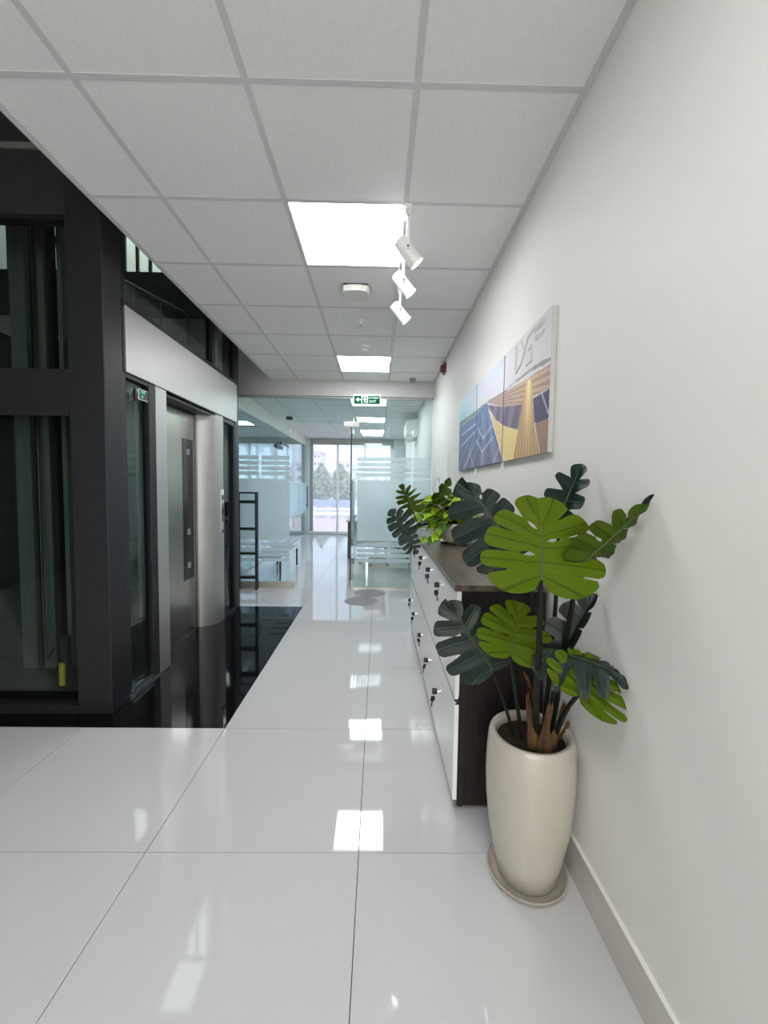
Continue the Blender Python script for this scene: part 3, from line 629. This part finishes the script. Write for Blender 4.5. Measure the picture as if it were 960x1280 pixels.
hb = Bm().tube([(dx+.04, ey-.0035, zc+.023), (dx+.04, ey-.002, zc+.023)], .0075, 12); obj('running_man_head', hb, 'sign_white', fc)
MX = lambda x, z: Matrix(((1, 0, 0, x), (0, 0, -1, ey-.0025), (0, 1, 0, z), (0, 0, 0, 1)))
text_mesh('lettering', 'L\u1ed0I THO\u00c1T', .032, 'sign_white', MX(-.147, zc+.022), fc, .0008, sx=.78)
text_mesh('lettering', 'EXIT', .040, 'sign_white', MX(-.135, zc-.022), fc, .0008, sx=1.05)
for x in (-.27, -.055): obj('hanging_wire', Bm().tube([(x, ey+.014, sz1-.001), (x, ey+.014, CZ+.003)], .001, 6), 'tbar', ex)

# ------------------------------------------------------------------ cabinets along the right wall
CFX, CY0, CTOP = .335, 1.70, .985
ce = [1.70, 2.15, 2.56, 3.0, 3.5, 4.09]
lk = [2.08, 2.47, 2.90, 3.40, 3.82]
names = ['white cabinet with dark end panel next to the floor plant pot, first of the row', 'second white two-door cabinet from the floor plant pot', 'third white two-door cabinet, middle of the row', 'fourth white two-door cabinet from the floor plant pot', 'last white cabinet of the row, nearest the glass wall']
def key_set(y, z, d, seed):
    rnd = random.Random(seed); x = CFX
    lo = Bm().tube([(x+.001, y, z), (x-.006, y, z)], [.009, .009], 16).tube([(x-.006, y, z), (x-.018, y, z)], [.006, .005], 16)
    obj('lock', lo, 'chrome', d, True)
    a = rnd.uniform(-.25, .25)
    obj('key', Bm().box(x-.044, x-.018, y-.004-.008, y+.004+.008, z-.013, z+.013, .004), 'black_plastic', d)
    zz = z-.016
    ring = Bm().tube([(x-.036+.009*math.cos(q*PI/6), y+.004, z-.02+.009*math.sin(q*PI/6)) for q in range(13)], .0012, 6, False); obj('key_ring', ring, 'chrome', d)
    kb = Bm().box(-.013, .013, -.004, .004, -.032, -.004, .004).box(-.0035, .0035, -.001, .001, -.062, -.03)
    kb.b.transform(Matrix.Translation((x-.036, y+.004, z-.024)) @ Matrix.Rotation(a, 4, 'Y') @ Matrix.Rotation(rnd.uniform(-.9, .9), 4, 'Z'))
    obj('spare_key', kb, 'black_plastic', d)
for i in range(5):
    y0, y1 = ce[i], ce[i+1]
    t = thing('cabinet', names[i], 'cabinet', (.53, (y0+y1)/2, 0), 'row of white lockable cabinets')
    obj('carcass', Bm().box(CFX+.0195, WX-.013, y0+.018 if i == 0 else y0+.001, y1-.001, .035, CTOP-.026), 'wood_dark', t)
    if i == 0: obj('end_panel', Bm().box(CFX+.019, WX-.013, y0, y0+.0175, .02, CTOP-.026), 'wood_dark', t)
    for nm, z0, z1, lz in (('upper_door', .492, CTOP-.029, .895), ('lower_door', .045, .481, .335)):
        d = obj(nm, Bm().box(CFX, CFX+.0185, y0+(0 if i == 0 else .0006), y1-.0006, z0, z1, .0012), 'cab', t)
        key_set(lk[i], lz, d, i*2+(nm[0] == 'u'))
    obj('finger_groove', Bm().box(CFX+.0008, CFX+.019, y0, y1, .481, .492), 'black_plastic', t)
    if i == 0: obj('edge_notch', Bm().prism([(.0, .0), (.018, .0), (.018, .045), (.012, .02)], lambda u, v, d_: (CFX+.001+u, d_, .470+v), y0-.003, y0), 'black_plastic', t)
    obj('plinth', Bm().box(CFX+.012, CFX+.0195, y0+.003, y1, .018, .042), 'rail_grey', t)
    for xx in (CFX+.04, WX-.06): obj('foot', Bm().lathe([(0, 0), (.017, 0), (.017, .018), (.012, .035), (0, .035)], xx, y0+.035, 16), 'black_plastic', t, True)
tag(obj('worktop', Bm().box(CFX-.012, WX-.012, CY0-.006, 4.095, CTOP-.0255, CTOP, .0015), 'wood_top'), 'continuous dark oak top board over the row of white cabinets', 'worktop')

# ------------------------------------------------------------------ three-panel artwork on the right wall
POLY = {
 'blue': [(3.75,1.952),(2.997,1.944),(2.731,1.951),(2.612,1.846),(2.364,1.583),(2.333,1.53),(3.75,1.53)],
 'purple': [(2.73,1.942),(2.349,1.850),(2.043,1.807),(2.097,1.689),(2.325,1.741),(2.509,1.807)],
 'swath': [(2.735,1.943),(2.69,1.90),(2.508,1.806),(2.324,1.741),(2.097,1.689),(2.165,1.53),(2.333,1.53),(2.464,1.68)],
 'rows': [(2.731,1.952),(2.345,1.934),(1.972,1.912),(1.68,1.908),(1.68,1.804),(1.907,1.814),(2.043,1.807),(2.35,1.85)],
 'pillar': [(1.99,1.905),(1.941,1.905),(1.905,1.80),(1.877,1.687),(1.81,1.53),(2.165,1.53),(2.097,1.687),(2.043,1.807)],
 'dark': [(1.906,1.807),(1.68,1.802),(1.68,1.684),(1.877,1.687)],
 'low': [(1.877,1.687),(1.68,1.681),(1.68,1.53),(1.812,1.53)],
}
COL = {'blue': (60,92,150), 'purple': (112,98,124), 'swath': (226,200,132), 'rows': (174,146,136), 'pillar': (190,156,112), 'dark': (62,58,84), 'low': (160,128,104)}
LINES = [((2.821,1.892),(2.803,1.729)),((2.803,1.729),(2.96,1.821)),((2.803,1.729),(2.571,1.784)),((3.391,1.56),(2.996,1.741)),((2.996,1.741),(2.813,1.639)),((2.813,1.639),(2.563,1.71)),((2.813,1.639),(2.825,1.55)),((2.532,1.55),(2.4,1.647)),((2.632,1.868),(2.464,1.68)),((2.464,1.68),(2.305,1.545)),((3.547,1.842),(3.01,1.861)),((3.536,1.752),(3.027,1.809)),((1.802,1.804),(1.731,1.711)),((1.731,1.711),(1.695,1.725)),((1.877,1.687),(1.803,1.549)),((3.239,1.71),(3.094,1.568))]
def inside(Y, Z, poly):
    r = np.zeros(Y.shape, bool); n = len(poly)
    for i in range(n):
        (a, b), (c, d) = poly[i], poly[(i+1) % n]
        if b == d: continue
        r ^= ((b > Z) != (d > Z)) & (Y < (c-a)*(Z-b)/(d-b)+a)
    return r
def paint(Y, Z):
    t = np.clip((Z-1.94)/.2, 0, 1)[:, None]; u = np.clip((Y-1.7)/1.95, 0, 1)
    far = np.array((150, 205, 220)) * (1-t) + np.array((196, 224, 236)) * t
    mid = np.array((225, 222, 232)) * (1-t) + np.array((206, 216, 230)) * t
    near = np.array((214, 212, 214)) * (1-t) + np.array((208, 208, 208)) * t
    k = np.clip((Y-2.95)/.5, 0, 1)[:, None]; k2 = np.clip((2.45-Y)/.3, 0, 1)[:, None]
    c = far*k + (mid*(1-k2) + near*k2)*(1-k)
    g = np.random.default_rng(3)
    for n in ('blue', 'rows', 'pillar', 'purple', 'swath', 'dark', 'low'):
        m = inside(Y, Z, POLY[n]); base = np.array(COL[n], float)[None].repeat(m.sum(), 0); yy, zz = Y[m], Z[m]
        if n == 'blue':
            q = np.clip((1.95-zz)/.36, 0, 1)[:, None]; base = np.array((78, 124, 178))*(1-q) + np.array((128, 128, 160))*q
            base *= (.92 + .12*np.sin((yy-2.73)/(1.965-zz+.02)*9))[:, None]
        if n == 'rows':
            a = (zz-1.80)/(.02+np.abs(2.75-yy)) ; s = np.sin((zz-1.952)/(2.80-yy+.02)*190)
            base = base*(1+.12*s)[:, None] + np.array((24, 18, -6))*np.clip(1-np.abs(yy-1.97)/.3, 0, 1)[:, None]
        if n == 'pillar':
            q = np.clip(1-np.abs(yy-1.965)/.07, 0, 1)[:, None]*np.clip((zz-1.55)/.3, .15, 1)[:, None]; base = base*(1-q)+np.array((250, 228, 160))*q
            base *= (1+.08*np.sin((yy-1.965)/(1.98-zz)*60))[:, None]
        if n == 'swath':
            q = np.clip((2.7-yy)/.4, 0, 1)[:, None]; base = np.array((222, 178, 158))*(1-q)+np.array((228, 208, 140))*q
        if n == 'purple': base = base*(1+.16*np.sin(yy*34+zz*22))[:, None]
        if n == 'dark': base = base*(1+.2*np.clip((yy-1.7)/.2, 0, 1))[:, None]
        c[m] = base
    hz = np.interp(Y, [1.70, 1.83, 1.966, 2.216, 2.345, 2.731, 2.997, 3.606], [1.924, 1.935, 1.945, 1.944, 1.936, 1.954, 1.946, 1.952])
    th = np.interp(Y, [1.7, 2.0, 2.3, 2.7, 3.0, 3.6], [.016, .010, .005, .008, .018, .026]) * (1+.35*np.sin(Y*41)*np.sin(Y*17))
    m = (Z > hz-th*.6) & (Z < hz+th*.7); c[m] = np.array((96, 104, 98))*.6 + c[m]*.4
    m = (Z < hz-th*.6) & (Z > hz-th*1.3) & (Y > 2.9); c[m] = c[m]*.5 + np.array((225, 200, 160))*.5
    for (a, b), (d, e_) in LINES:
        v = np.array((d-a, e_-b)); L = (v**2).sum(); q = np.clip(((Y-a)*v[0]+(Z-b)*v[1])/L, 0, 1)
        ds_ = np.hypot(Y-(a+q*v[0]), Z-(b+q*v[1])); kk = np.clip(1-ds_/.010, 0, 1)[:, None]; c = c*(1-kk*.8)+np.array((232, 230, 236))*kk*.8
    return np.clip(c, 0, 255)/255
pm = bpy.data.materials.new('canvas_print'); pm.use_nodes = True
_n = pm.node_tree.nodes; _at = _n.new('ShaderNodeAttribute'); _at.attribute_name = 'print'
pm.node_tree.links.new(_at.outputs['Color'], _n['Principled BSDF'].inputs['Base Color']); _n['Principled BSDF'].inputs['Roughness'].default_value = .5
_t = _n.new('ShaderNodeTexCoord'); _x = _n.new('ShaderNodeTexNoise'); _x.inputs['Scale'].default_value = 900; pm.node_tree.links.new(_t.outputs['Object'], _x.inputs[0])
_b = _n.new('ShaderNodeBump'); _b.inputs['Strength'].default_value = .1; _b.inputs['Distance'].default_value = .001; pm.node_tree.links.new(_x.outputs[0], _b.inputs['Height']); pm.node_tree.links.new(_b.outputs[0], _n['Principled BSDF'].inputs['Normal'])
M['print'] = pm; M['canvas_edge'] = mat('canvas_edge', (.52, .52, .50), .7, noise=(60, (.48, .48, .46)))
AZ0, AZ1, AXF = 1.545, 2.142, .700
M['canvas_edge_dark'] = mat('canvas_edge_dark', (.13, .13, .16), .7, noise=(60, (.11, .11, .14)))
def canvas(y0, y1, label, logo=False):
    t = thing('canvas_print', label, 'picture', (WX, (y0+y1)/2, AZ0), 'three-panel picture on the white wall')
    obj('stretcher', Bm().box(AXF+.0008, WX-.001, y0, y1, AZ0, AZ1), 'canvas_edge' if logo else 'canvas_edge_dark', t)
    ny, nz = 150, 140; b = bmesh.new(); Y = np.linspace(y0, y1, ny); Z = np.linspace(AZ0, AZ1, nz)
    YY, ZZ = np.meshgrid(Y, Z, indexing='ij'); cols = paint(YY.ravel(), ZZ.ravel()); lin = np.where(cols < .04045, cols/12.92, ((cols+.055)/1.055)**2.4)
    me = bpy.data.meshes.new('printed_face')
    v = np.stack([np.full(YY.size, AXF), YY.ravel(), ZZ.ravel()], 1)
    idx = np.arange(ny*nz).reshape(ny, nz); q = np.stack([idx[:-1, :-1], idx[:-1, 1:], idx[1:, 1:], idx[1:, :-1]], -1).reshape(-1, 4)
    me.from_pydata(v.tolist(), [], q.tolist()); at = me.color_attributes.new('print', 'FLOAT_COLOR', 'POINT')
    at.data.foreach_set('color', np.concatenate([lin, np.ones((lin.shape[0], 1))], 1).astype(np.float32).ravel()); me.materials.append(pm); me.update()
    f = link('printed_face', me, t)
    for zz in ((y0+.02),): 0 if logo else obj('hanging_clip', Bm().box(WX-.014, WX-.001, zz, zz+.02, AZ0-.045, AZ0+.01), 'white_plastic', t)
    if logo:
        G = lambda u, v, d: (d, u, v)
        def bar(p, q, wd):
            p, q = Vector(p), Vector(q); d = (q-p).normalized(); nrm = Vector((-d.y, d.x))*wd/2
            obj('logo_mark', Bm().prism([tuple(p+nrm), tuple(q+nrm), tuple(q-nrm), tuple(p-nrm)], G, AXF-.004, AXF-.0004), 'tbar', t)
        bar((2.165, 2.124), (2.163, 2.005), .012)
        for a, c_ in zip([(1.927, 2.12), (1.992, 2.112), (2.034, 2.06), (2.086, 2.009)], [(1.992, 2.112), (2.034, 2.06), (2.086, 2.009), (2.162, 1.987)]): bar(a, c_, .010)
        bar((2.088, 2.118), (2.051, 2.077), .010); bar((1.978, 2.045), (1.942, 2.056), .010); bar((1.942, 2.058), (1.935, 1.986), .010); bar((1.935, 1.987), (2.006, 1.983), .010)
        TW = lambda y, z: Matrix(((0, 0, -1, AXF-.0012), (-1, 0, 0, y), (0, 1, 0, z), (0, 0, 0, 1)))
        text_mesh('lettering', 'ENERGY', .040, 'tbar', TW(1.915, 2.108), t, .0008, sx=.92)
        text_mesh('lettering', 'GROUP', .034, 'tbar', TW(1.905, 2.066), t, .0008, sx=.98)
canvas(1.722, 2.354, 'right-hand canvas of the wall picture with grey ENERGY GROUP lettering and sunlit panels', True)
canvas(2.367, 3.008, 'middle canvas of the wall picture, blue solar panels under pale sky')
canvas(3.021, 3.64, 'smallest-looking canvas of the wall picture, nearest the glass wall, teal sky')

# ------------------------------------------------------------------ leaves
def leaf_mesh(name, base, tip, normal, hw, cuts=5, cutw=.42, s0=.38, fold=0., curl=0., droop=0., hole=.55, mats=('leaf_top', 'leaf_under'), asym=(1., 1.), back=.55, tipw=1.):
    """lobed monstera leaf; base/tip/normal world space, hw half width in metres; cuts per side"""
    base, tip = Vector(base), Vector(tip); L = (tip-base).length; ey = (tip-base).normalized()
    nz = Vector(normal); nz = (nz - ey*nz.dot(ey)).normalized(); ex_ = ey.cross(nz)
    b = bmesh.new(); uvl = b.loops.layers.uv.new('UVMap')
    th = lambda t: math.radians(np.interp(t, [0, .13, .29, .52, .77, 1], [166, 138, 104, 82, 58, 0]))
    wd = lambda t: np.interp(t, [0, .05, .12, .26, .45, .65, .82, .94, 1], [.50, .74, .92, 1.02, 1.0, .90, .70*(.5+.5*tipw), .54*tipw, .42*tipw])
    md = lambda t: np.interp(t, [0, .12, .29, .6, 1], [0, .03, .15, .52, .90])
    tcut = np.concatenate([[0], np.linspace(.29, 1, cuts+1)])
    def warp(x, y):
        z = abs(x)*math.sin(fold); x = x*math.cos(fold)
        z -= curl*(y/L)**2*L*.5*(1 if y > 0 else .3); z -= droop*(abs(x)/hw)**2*hw*.5
        return x, y, z
    NA, NS = 8, 10; rg = random.Random(int(hw*1e5) + int(L*1e5)); gw = {(sd, i): rg.uniform(.45, 1.9) for sd in (-1, 1) for i in range(cuts+2)}
    tops = []
    for side in (-1, 1):
        for i in range(cuts+1):
            ta, tb = tcut[i], tcut[i+1]; grid = []
            for si in range(NS+1):
                s = si/NS
                g0 = cutw*.075*max(0, (s-s0)/(1-s0))**.62; g, g2 = g0*gw[(side, i)], g0*gw[(side, i+1)]
                gh = hole*.038*max(0, 1-((s-.24)/.085)**2) if hole and i % 2 == (0 if side > 0 else 1) else 0
                ga = 0 if i == 0 else max(g, gh if i > 1 else 0); gb = 0 if i == cuts else g2
                if i < cuts and hole and (i+1) % 2 == (0 if side > 0 else 1): gb = max(gb, hole*.038*max(0, 1-((s-.24)/.085)**2) if i+1 > 1 else 0)
                row = []
                for ai in range(NA+1):
                    a = ai/NA; t = ta+ga + (tb-gb-ta-ga)*a
                    rr = s*wd(t)*hw*asym[0 if side < 0 else 1]*(1 - .11*max(0, s-.5)*2*(abs(2*a-1)**4 if (i < cuts or a < .5) else 0))
                    x = side*rr*math.sin(th(t)); y = md(t)*L + rr*math.cos(th(t))*(back if th(t) > PI/2 else .8)
                    z = .05*hw*math.cos((2*a-1)*PI)*s*(1-s)*2
                    x, y, zz = warp(x, y); pq = base + ex_*x + ey*y + nz*(zz-z); pq.x = min(pq.x, WX-.012); row.append((pq, (a, s)))
                grid.append(row)
            vt = [[b.verts.new(p) for p, _ in r] for r in grid]; vb = [[b.verts.new(p - nz*.0013) for p, _ in r] for r in grid]
            for si in range(NS):
                for ai in range(NA):
                    q = [(si, ai), (si, ai+1), (si+1, ai+1), (si+1, ai)]
                    if si == 0 and ai < 0: continue
                    for vv, mi, rev in ((vt, 0, side > 0), (vb, 1, side < 0)):
                        qq = list(reversed(q)) if rev else q
                        try: f = b.faces.new([vv[x_][y_] for x_, y_ in qq])
                        except ValueError: continue
                        f.material_index = mi; f.smooth = True
                        for lp, (x_, y_) in zip(f.loops, qq): lp[uvl].uv = grid[x_][y_][1]
    for f in [f for f in b.faces if f.calc_area() < 1e-10]: b.faces.remove(f)
    bmesh.ops.remove_doubles(b, verts=b.verts[:], dist=.0004)
    me = bpy.data.meshes.new(name); b.to_mesh(me); b.free()
    for m in mats: me.materials.append(M[m])
    # midrib
    rib = Bm(); pp = []
    for k in range(9):
        y = k/8*L*.93; _, _, z = warp(0, y); pp.append(base + ey*y + nz*(z-.0008))
    rib.tube(pp, [hw*.022*(1-.75*k/8)+.0006 for k in range(9)], 6)
    return me, rib
def monstera_leaf(parent, *a, **k):
    me, rib = leaf_mesh('leaf', *a, **k); o = link('leaf', me, parent)
    obj('midrib', rib, 'midrib', o, True); return o
def petiole(parent, pts, r0, r1):
    pts = [Vector(p) for p in pts]; out_ = []
    for i in range(len(pts)-1):
        p0, p1, p2, p3 = pts[max(i-1, 0)], pts[i], pts[i+1], pts[min(i+2, len(pts)-1)]
        for k in range(6):
            t = k/6; out_.append(.5*((2*p1)+(p2-p0)*t+(2*p0-5*p1+4*p2-p3)*t*t+(3*p1-p0-3*p2+p3)*t**3))
    out_.append(pts[-1]); n = len(out_)
    obj('petiole', Bm().tube(out_, [r0+(r1-r0)*i/(n-1) for i in range(n)], 8), 'stem', parent, True)

PX, PYc = .553, 1.41
plant = thing('potted_monstera', 'tall potted artificial monstera in a cream ceramic pot on the floor by the cabinets', 'potted plant', (PX, PYc, 0))
prof = [(0, .012), (.098, .012), (.103, .016), (.122, .10), (.140, .20), (.150, .30), (.153, .38), (.151, .46), (.146, .515), (.143, .528), (.138, .534), (.130, .534), (.122, .529), (.117, .518), (.116, .48), (0, .48)]
obj('pot', Bm().lathe(prof, PX, PYc, 64), 'ceramic', plant, True)
obj('soil', Bm().lathe([(0, .506), (.06, .510), (.115, .502), (.115, .482), (0, .482)], PX, PYc, 40), 'soil', plant, True)
tag(obj('plant_saucer', Bm().lathe([(0, 0), (.118, 0), (.134, .012), (.139, .024), (.135, .025), (.128, .016), (.112, .0105), (0, .0105)], PX, PYc, 64), 'ceramic', None, True), 'round cream ceramic saucer under the tall monstera pot', 'saucer')
UB = ('leaf_top', 'leaf_under'); UO = ('leaf_top', 'leaf_olive')
# (base, tip, normal of the upper side, half width, options)
ml = lambda *a, **k: monstera_leaf(plant, *a, **k)
ml((.465, 1.15, 1.135), (.482, 1.20, 1.315), (.03, .97, -.18), .178, cuts=4, cutw=.20, s0=.52, curl=-.25, droop=-.12, fold=-.10, mats=UB, hole=.8, back=.42, tipw=1.3)
ml((.487, 1.42, 1.165), (.319, 1.50, 1.415), (-.30, -.80, .35), .158, cuts=4, cutw=.20, s0=.5, fold=-.25, curl=.15, droop=.1, asym=(1.1, .62), hole=.7, back=.28)
ml((.603, 1.36, 1.30), (.676, 1.38, 1.476), (-.50, -.75, .1), .085, cuts=3, cutw=.5, fold=.75, curl=.25, mats=UB, hole=0)
ml((.585, 1.16, 1.18), (.702, 1.07, 1.35), (.05, .50, .86), .185, cuts=4, cutw=.45, fold=.30, droop=.10, mats=UO, asym=(1., .45), hole=.6)
ml((.605, 1.30, .863), (.694, 1.30, 1.055), (-.80, -.45, .25), .085, cuts=3, cutw=.3, fold=.8, curl=.2, hole=0)
ml((.413, 1.42, .748), (.254, 1.42, .978), (-.35, -.80, .40), .145, cuts=4, cutw=.26, s0=.45, fold=-.15, curl=.15, asym=(1., .8), hole=.5, back=.3)
ml((.434, 1.30, .852), (.478, 1.36, .99), (.05, .92, -.30), .125, cuts=4, cutw=.24, s0=.5, curl=-.35, fold=-.15, mats=UB, hole=.4, back=.3)
ml((.597, 1.17, .785), (.665, 1.21, .845), (.10, .78, -.6), .125, cuts=4, cutw=.22, s0=.5, fold=-.1, droop=.1, mats=UB, hole=.5, back=.3)
ml((.547, 1.27, .885), (.708, 1.13, .89), (-.05, -.36, .93), .115, cuts=4, cutw=.5, s0=.35, fold=-.35, curl=.35, droop=.4, hole=.3)
pt = lambda pts, r0=.006, r1=.009: petiole(plant, pts, r0, r1)
pt([(.465, 1.155, 1.135), (.485, 1.2, .94), (.515, 1.28, .753), (.568, 1.40, .46)], .0075, .012)
pt([(.487, 1.425, 1.165), (.535, 1.43, 1.05), (.565, 1.42, .80), (.575, 1.42, .46)], .006, .011)
pt([(.603, 1.365, 1.30), (.609, 1.38, .985), (.608, 1.40, .78), (.60, 1.42, .46)], .006, .010)
pt([(.575, 1.165, 1.19), (.591, 1.22, 1.056), (.612, 1.32, .842), (.615, 1.43, .46)], .006, .010)
pt([(.605, 1.305, .863), (.622, 1.36, .686), (.615, 1.405, .46)], .005, .008)
pt([(.413, 1.425, .748), (.463, 1.42, .609), (.512, 1.42, .46)], .0035, .0075)
pt([(.434, 1.305, .852), (.477, 1.36, .684), (.528, 1.405, .46)], .0045, .0085)
pt([(.597, 1.175, .785), (.620, 1.30, .663), (.612, 1.40, .46)], .006, .010)
pt([(.547, 1.275, .882), (.600, 1.35, .691), (.590, 1.40, .46)], .006, .009)
def husk(p0, p1, p2, w_):
    b = bmesh.new(); p0, p1, p2 = Vector(p0), Vector(p1), Vector(p2); rows = []
    for k in range(9):
        t = k/8; c = p0*(1-t)**2 + p1*2*t*(1-t) + p2*t*t; ww = w_*(1-.75*t)*(1+.15*math.sin(9*t))
        r = []
        for q in range(6):
            a = -1.1+2.2*q/5; r.append(b.verts.new(c + Vector((math.sin(a)*ww, -math.cos(a)*ww*.7, .01*math.sin(q*2.1+k)))))
        rows.append(r)
    for a, c in zip(rows, rows[1:]):
        for q in range(5): b.faces.new((a[q], a[q+1], c[q+1], c[q]))
    bmesh.ops.solidify(b, geom=b.faces[:], thickness=.0015)
    obj('husk', b, 'husk', plant, True)
husk((.548, 1.36, .49), (.525, 1.35, .59), (.520, 1.37, .69), .026)
husk((.572, 1.34, .49), (.560, 1.33, .59), (.590, 1.34, .672), .030)
husk((.60, 1.36, .49), (.615, 1.35, .59), (.645, 1.36, .665), .018)
husk((.63, 1.40, .49), (.655, 1.39, .54), (.683, 1.40, .572), .014)
husk((.555, 1.38, .60), (.535, 1.37, .72), (.500, 1.36, .765), .007)

# ------------------------------------------------------------------ planter on the cabinet top
bx, by = .560, 3.02
pl2 = thing('pothos_planter', 'cream bowl planter with bright pothos and dark monstera leaves on the cabinet top', 'potted plant', (bx, by, CTOP))
obj('bowl', Bm().lathe([(0, CTOP+.012), (.07, CTOP+.012), (.105, CTOP+.05), (.122, CTOP+.11), (.120, CTOP+.15), (.112, CTOP+.152), (.108, CTOP+.12), (0, CTOP+.118)], bx, by, 48), 'ceramic', pl2, True)
obj('soil', Bm().lathe([(0, CTOP+.128), (.105, CTOP+.122), (.105, CTOP+.119)], bx, by, 32), 'soil', pl2, True)
tag(obj('glass_saucer', Bm().lathe([(0, CTOP+.0005), (.09, CTOP+.0005), (.118, CTOP+.022), (.115, CTOP+.023), (.088, CTOP+.010), (0, CTOP+.0095)], bx, by, 48), 'chrome', None, True), 'shiny round saucer under the cream planter on the cabinet top', 'saucer')
m2 = lambda *a, **k: monstera_leaf(pl2, *a, **k)
m2((.242, 2.90, 1.236), (.165, 2.90, 1.40), (.1, .8, .45), .105, cuts=5, cutw=.5, s0=.3, fold=.3, curl=.2, mats=UO)
m2((.205, 2.85, 1.075), (.085, 2.85, 1.225), (.1, -.95, .2), .098, cuts=4, cutw=.2, s0=.36, hole=.8)
m2((.195, 2.84, 1.055), (.262, 2.80, .945), (.1, -.9, .3), .075, cuts=4, cutw=.26, s0=.3, hole=.5)
m2((.383, 2.95, 1.258), (.515, 2.95, 1.466), (.45, -.8, .2), .075, cuts=3, cutw=.4, fold=.55, curl=.1, mats=('leaf_olive', 'leaf_olive'), hole=0)
p2 = lambda pts, r0=.0045, r1=.007: petiole(pl2, pts, r0, r1)
p2([(.242, 2.905, 1.236), (.29, 2.93, 1.13), (.40, 2.98, 1.13), (.52, 3.0, 1.11)])
p2([(.205, 2.855, 1.075), (.25, 2.88, 1.12), (.36, 2.95, 1.15), (.51, 3.0, 1.11)])
p2([(.195, 2.845, 1.055), (.235, 2.87, 1.10), (.35, 2.95, 1.135), (.50, 3.01, 1.11)])
p2([(.383, 2.955, 1.258), (.42, 2.97, 1.17), (.53, 3.01, 1.11)])
rnd = random.Random(11)
def pothos_leaf(base, d, nrm, L, m):
    base = Vector(base); ey = Vector(d).normalized(); nz = Vector(nrm); nz = (nz-ey*nz.dot(ey)).normalized(); ex_ = ey.cross(nz)
    b = bmesh.new(); uvl = b.loops.layers.uv.new('UVMap'); NT, NW = 9, 3; rows = []
    for i in range(NT+1):
        t = i/NT; wv = L*.42*(math.sin(PI*min(1, t*.62+.30))**1.3 if t > .06 else .55)*(1-t**3.5)
        rows.append([(base + ex_*(wv*k/NW) + ey*(t*L - (L*.10*abs(k)/NW if t < .12 else 0)) + nz*(abs(wv*k/NW)*.35 - .35*L*t*t*.8 + .004*math.sin(k+i)), (.5+.5*k/NW, t)) for k in range(-NW, NW+1)])
    for off, rev in ((0, False), (-.0012, True)):
        vs = [[b.verts.new(p+nz*off) for p, _ in r] for r in rows]
        for i in range(NT):
            for k in range(2*NW):
                q = [(i, k), (i, k+1), (i+1, k+1), (i+1, k)]; q = q[::-1] if rev else q
                f = b.faces.new([vs[x][y] for x, y in q]); f.smooth = True
                for lp, (x, y) in zip(f.loops, q): lp[uvl].uv = rows[x][y][1]
    me = bpy.data.meshes.new('leaf'); b.to_mesh(me); b.free(); me.materials.append(M[m]); return link('leaf', me, pl2)
heads = []
for k in range(64):
    a = rnd.uniform(0, 2*PI); r = rnd.uniform(.02, .17); hgt = rnd.uniform(.17, .37) - r*.35
    hx, hy, hz = bx-.06+r*math.cos(a)*1.0, by-.02+r*math.sin(a)*.8, CTOP+hgt
    if hx > .64: hx = .64
    heads.append((hx, hy, hz, a))
for hx, hy, hz in ((.36, 2.92, 1.02), (.40, 2.86, 1.03), (.345, 2.95, 1.10), (.43, 2.88, 1.06), (.30, 2.94, 1.15), (.33, 2.99, 1.18), (.38, 2.9, 1.2), (.47, 2.84, 1.14), (.36, 3.05, 1.25), (.50, 2.85, 1.2)): heads.append((hx, hy, hz, math.atan2(hy-by, hx-bx)))
for i, (hx, hy, hz, a) in enumerate(heads):
    rr = math.hypot(hx-bx, hy-by); 
    o_ = obj('vine', Bm().tube([(bx+.03*math.cos(a), by+.03*math.sin(a), CTOP+.125), ((hx+bx)/2, (hy+by)/2, max(hz, CTOP+.14)+.03), (hx, hy, hz)], .0025, 5), 'stem', pl2)
    d = (math.cos(a)+rnd.uniform(-.5, .5)-.2, math.sin(a)*.7+rnd.uniform(-.5, .5)-.25, rnd.uniform(-.45, .35))
    pothos_leaf((hx, hy, hz), d, (rnd.uniform(-.5, .2), rnd.uniform(-.9, -.1), .9), rnd.uniform(.085, .125), 'pothos_dark' if i % 6 == 5 else 'pothos')
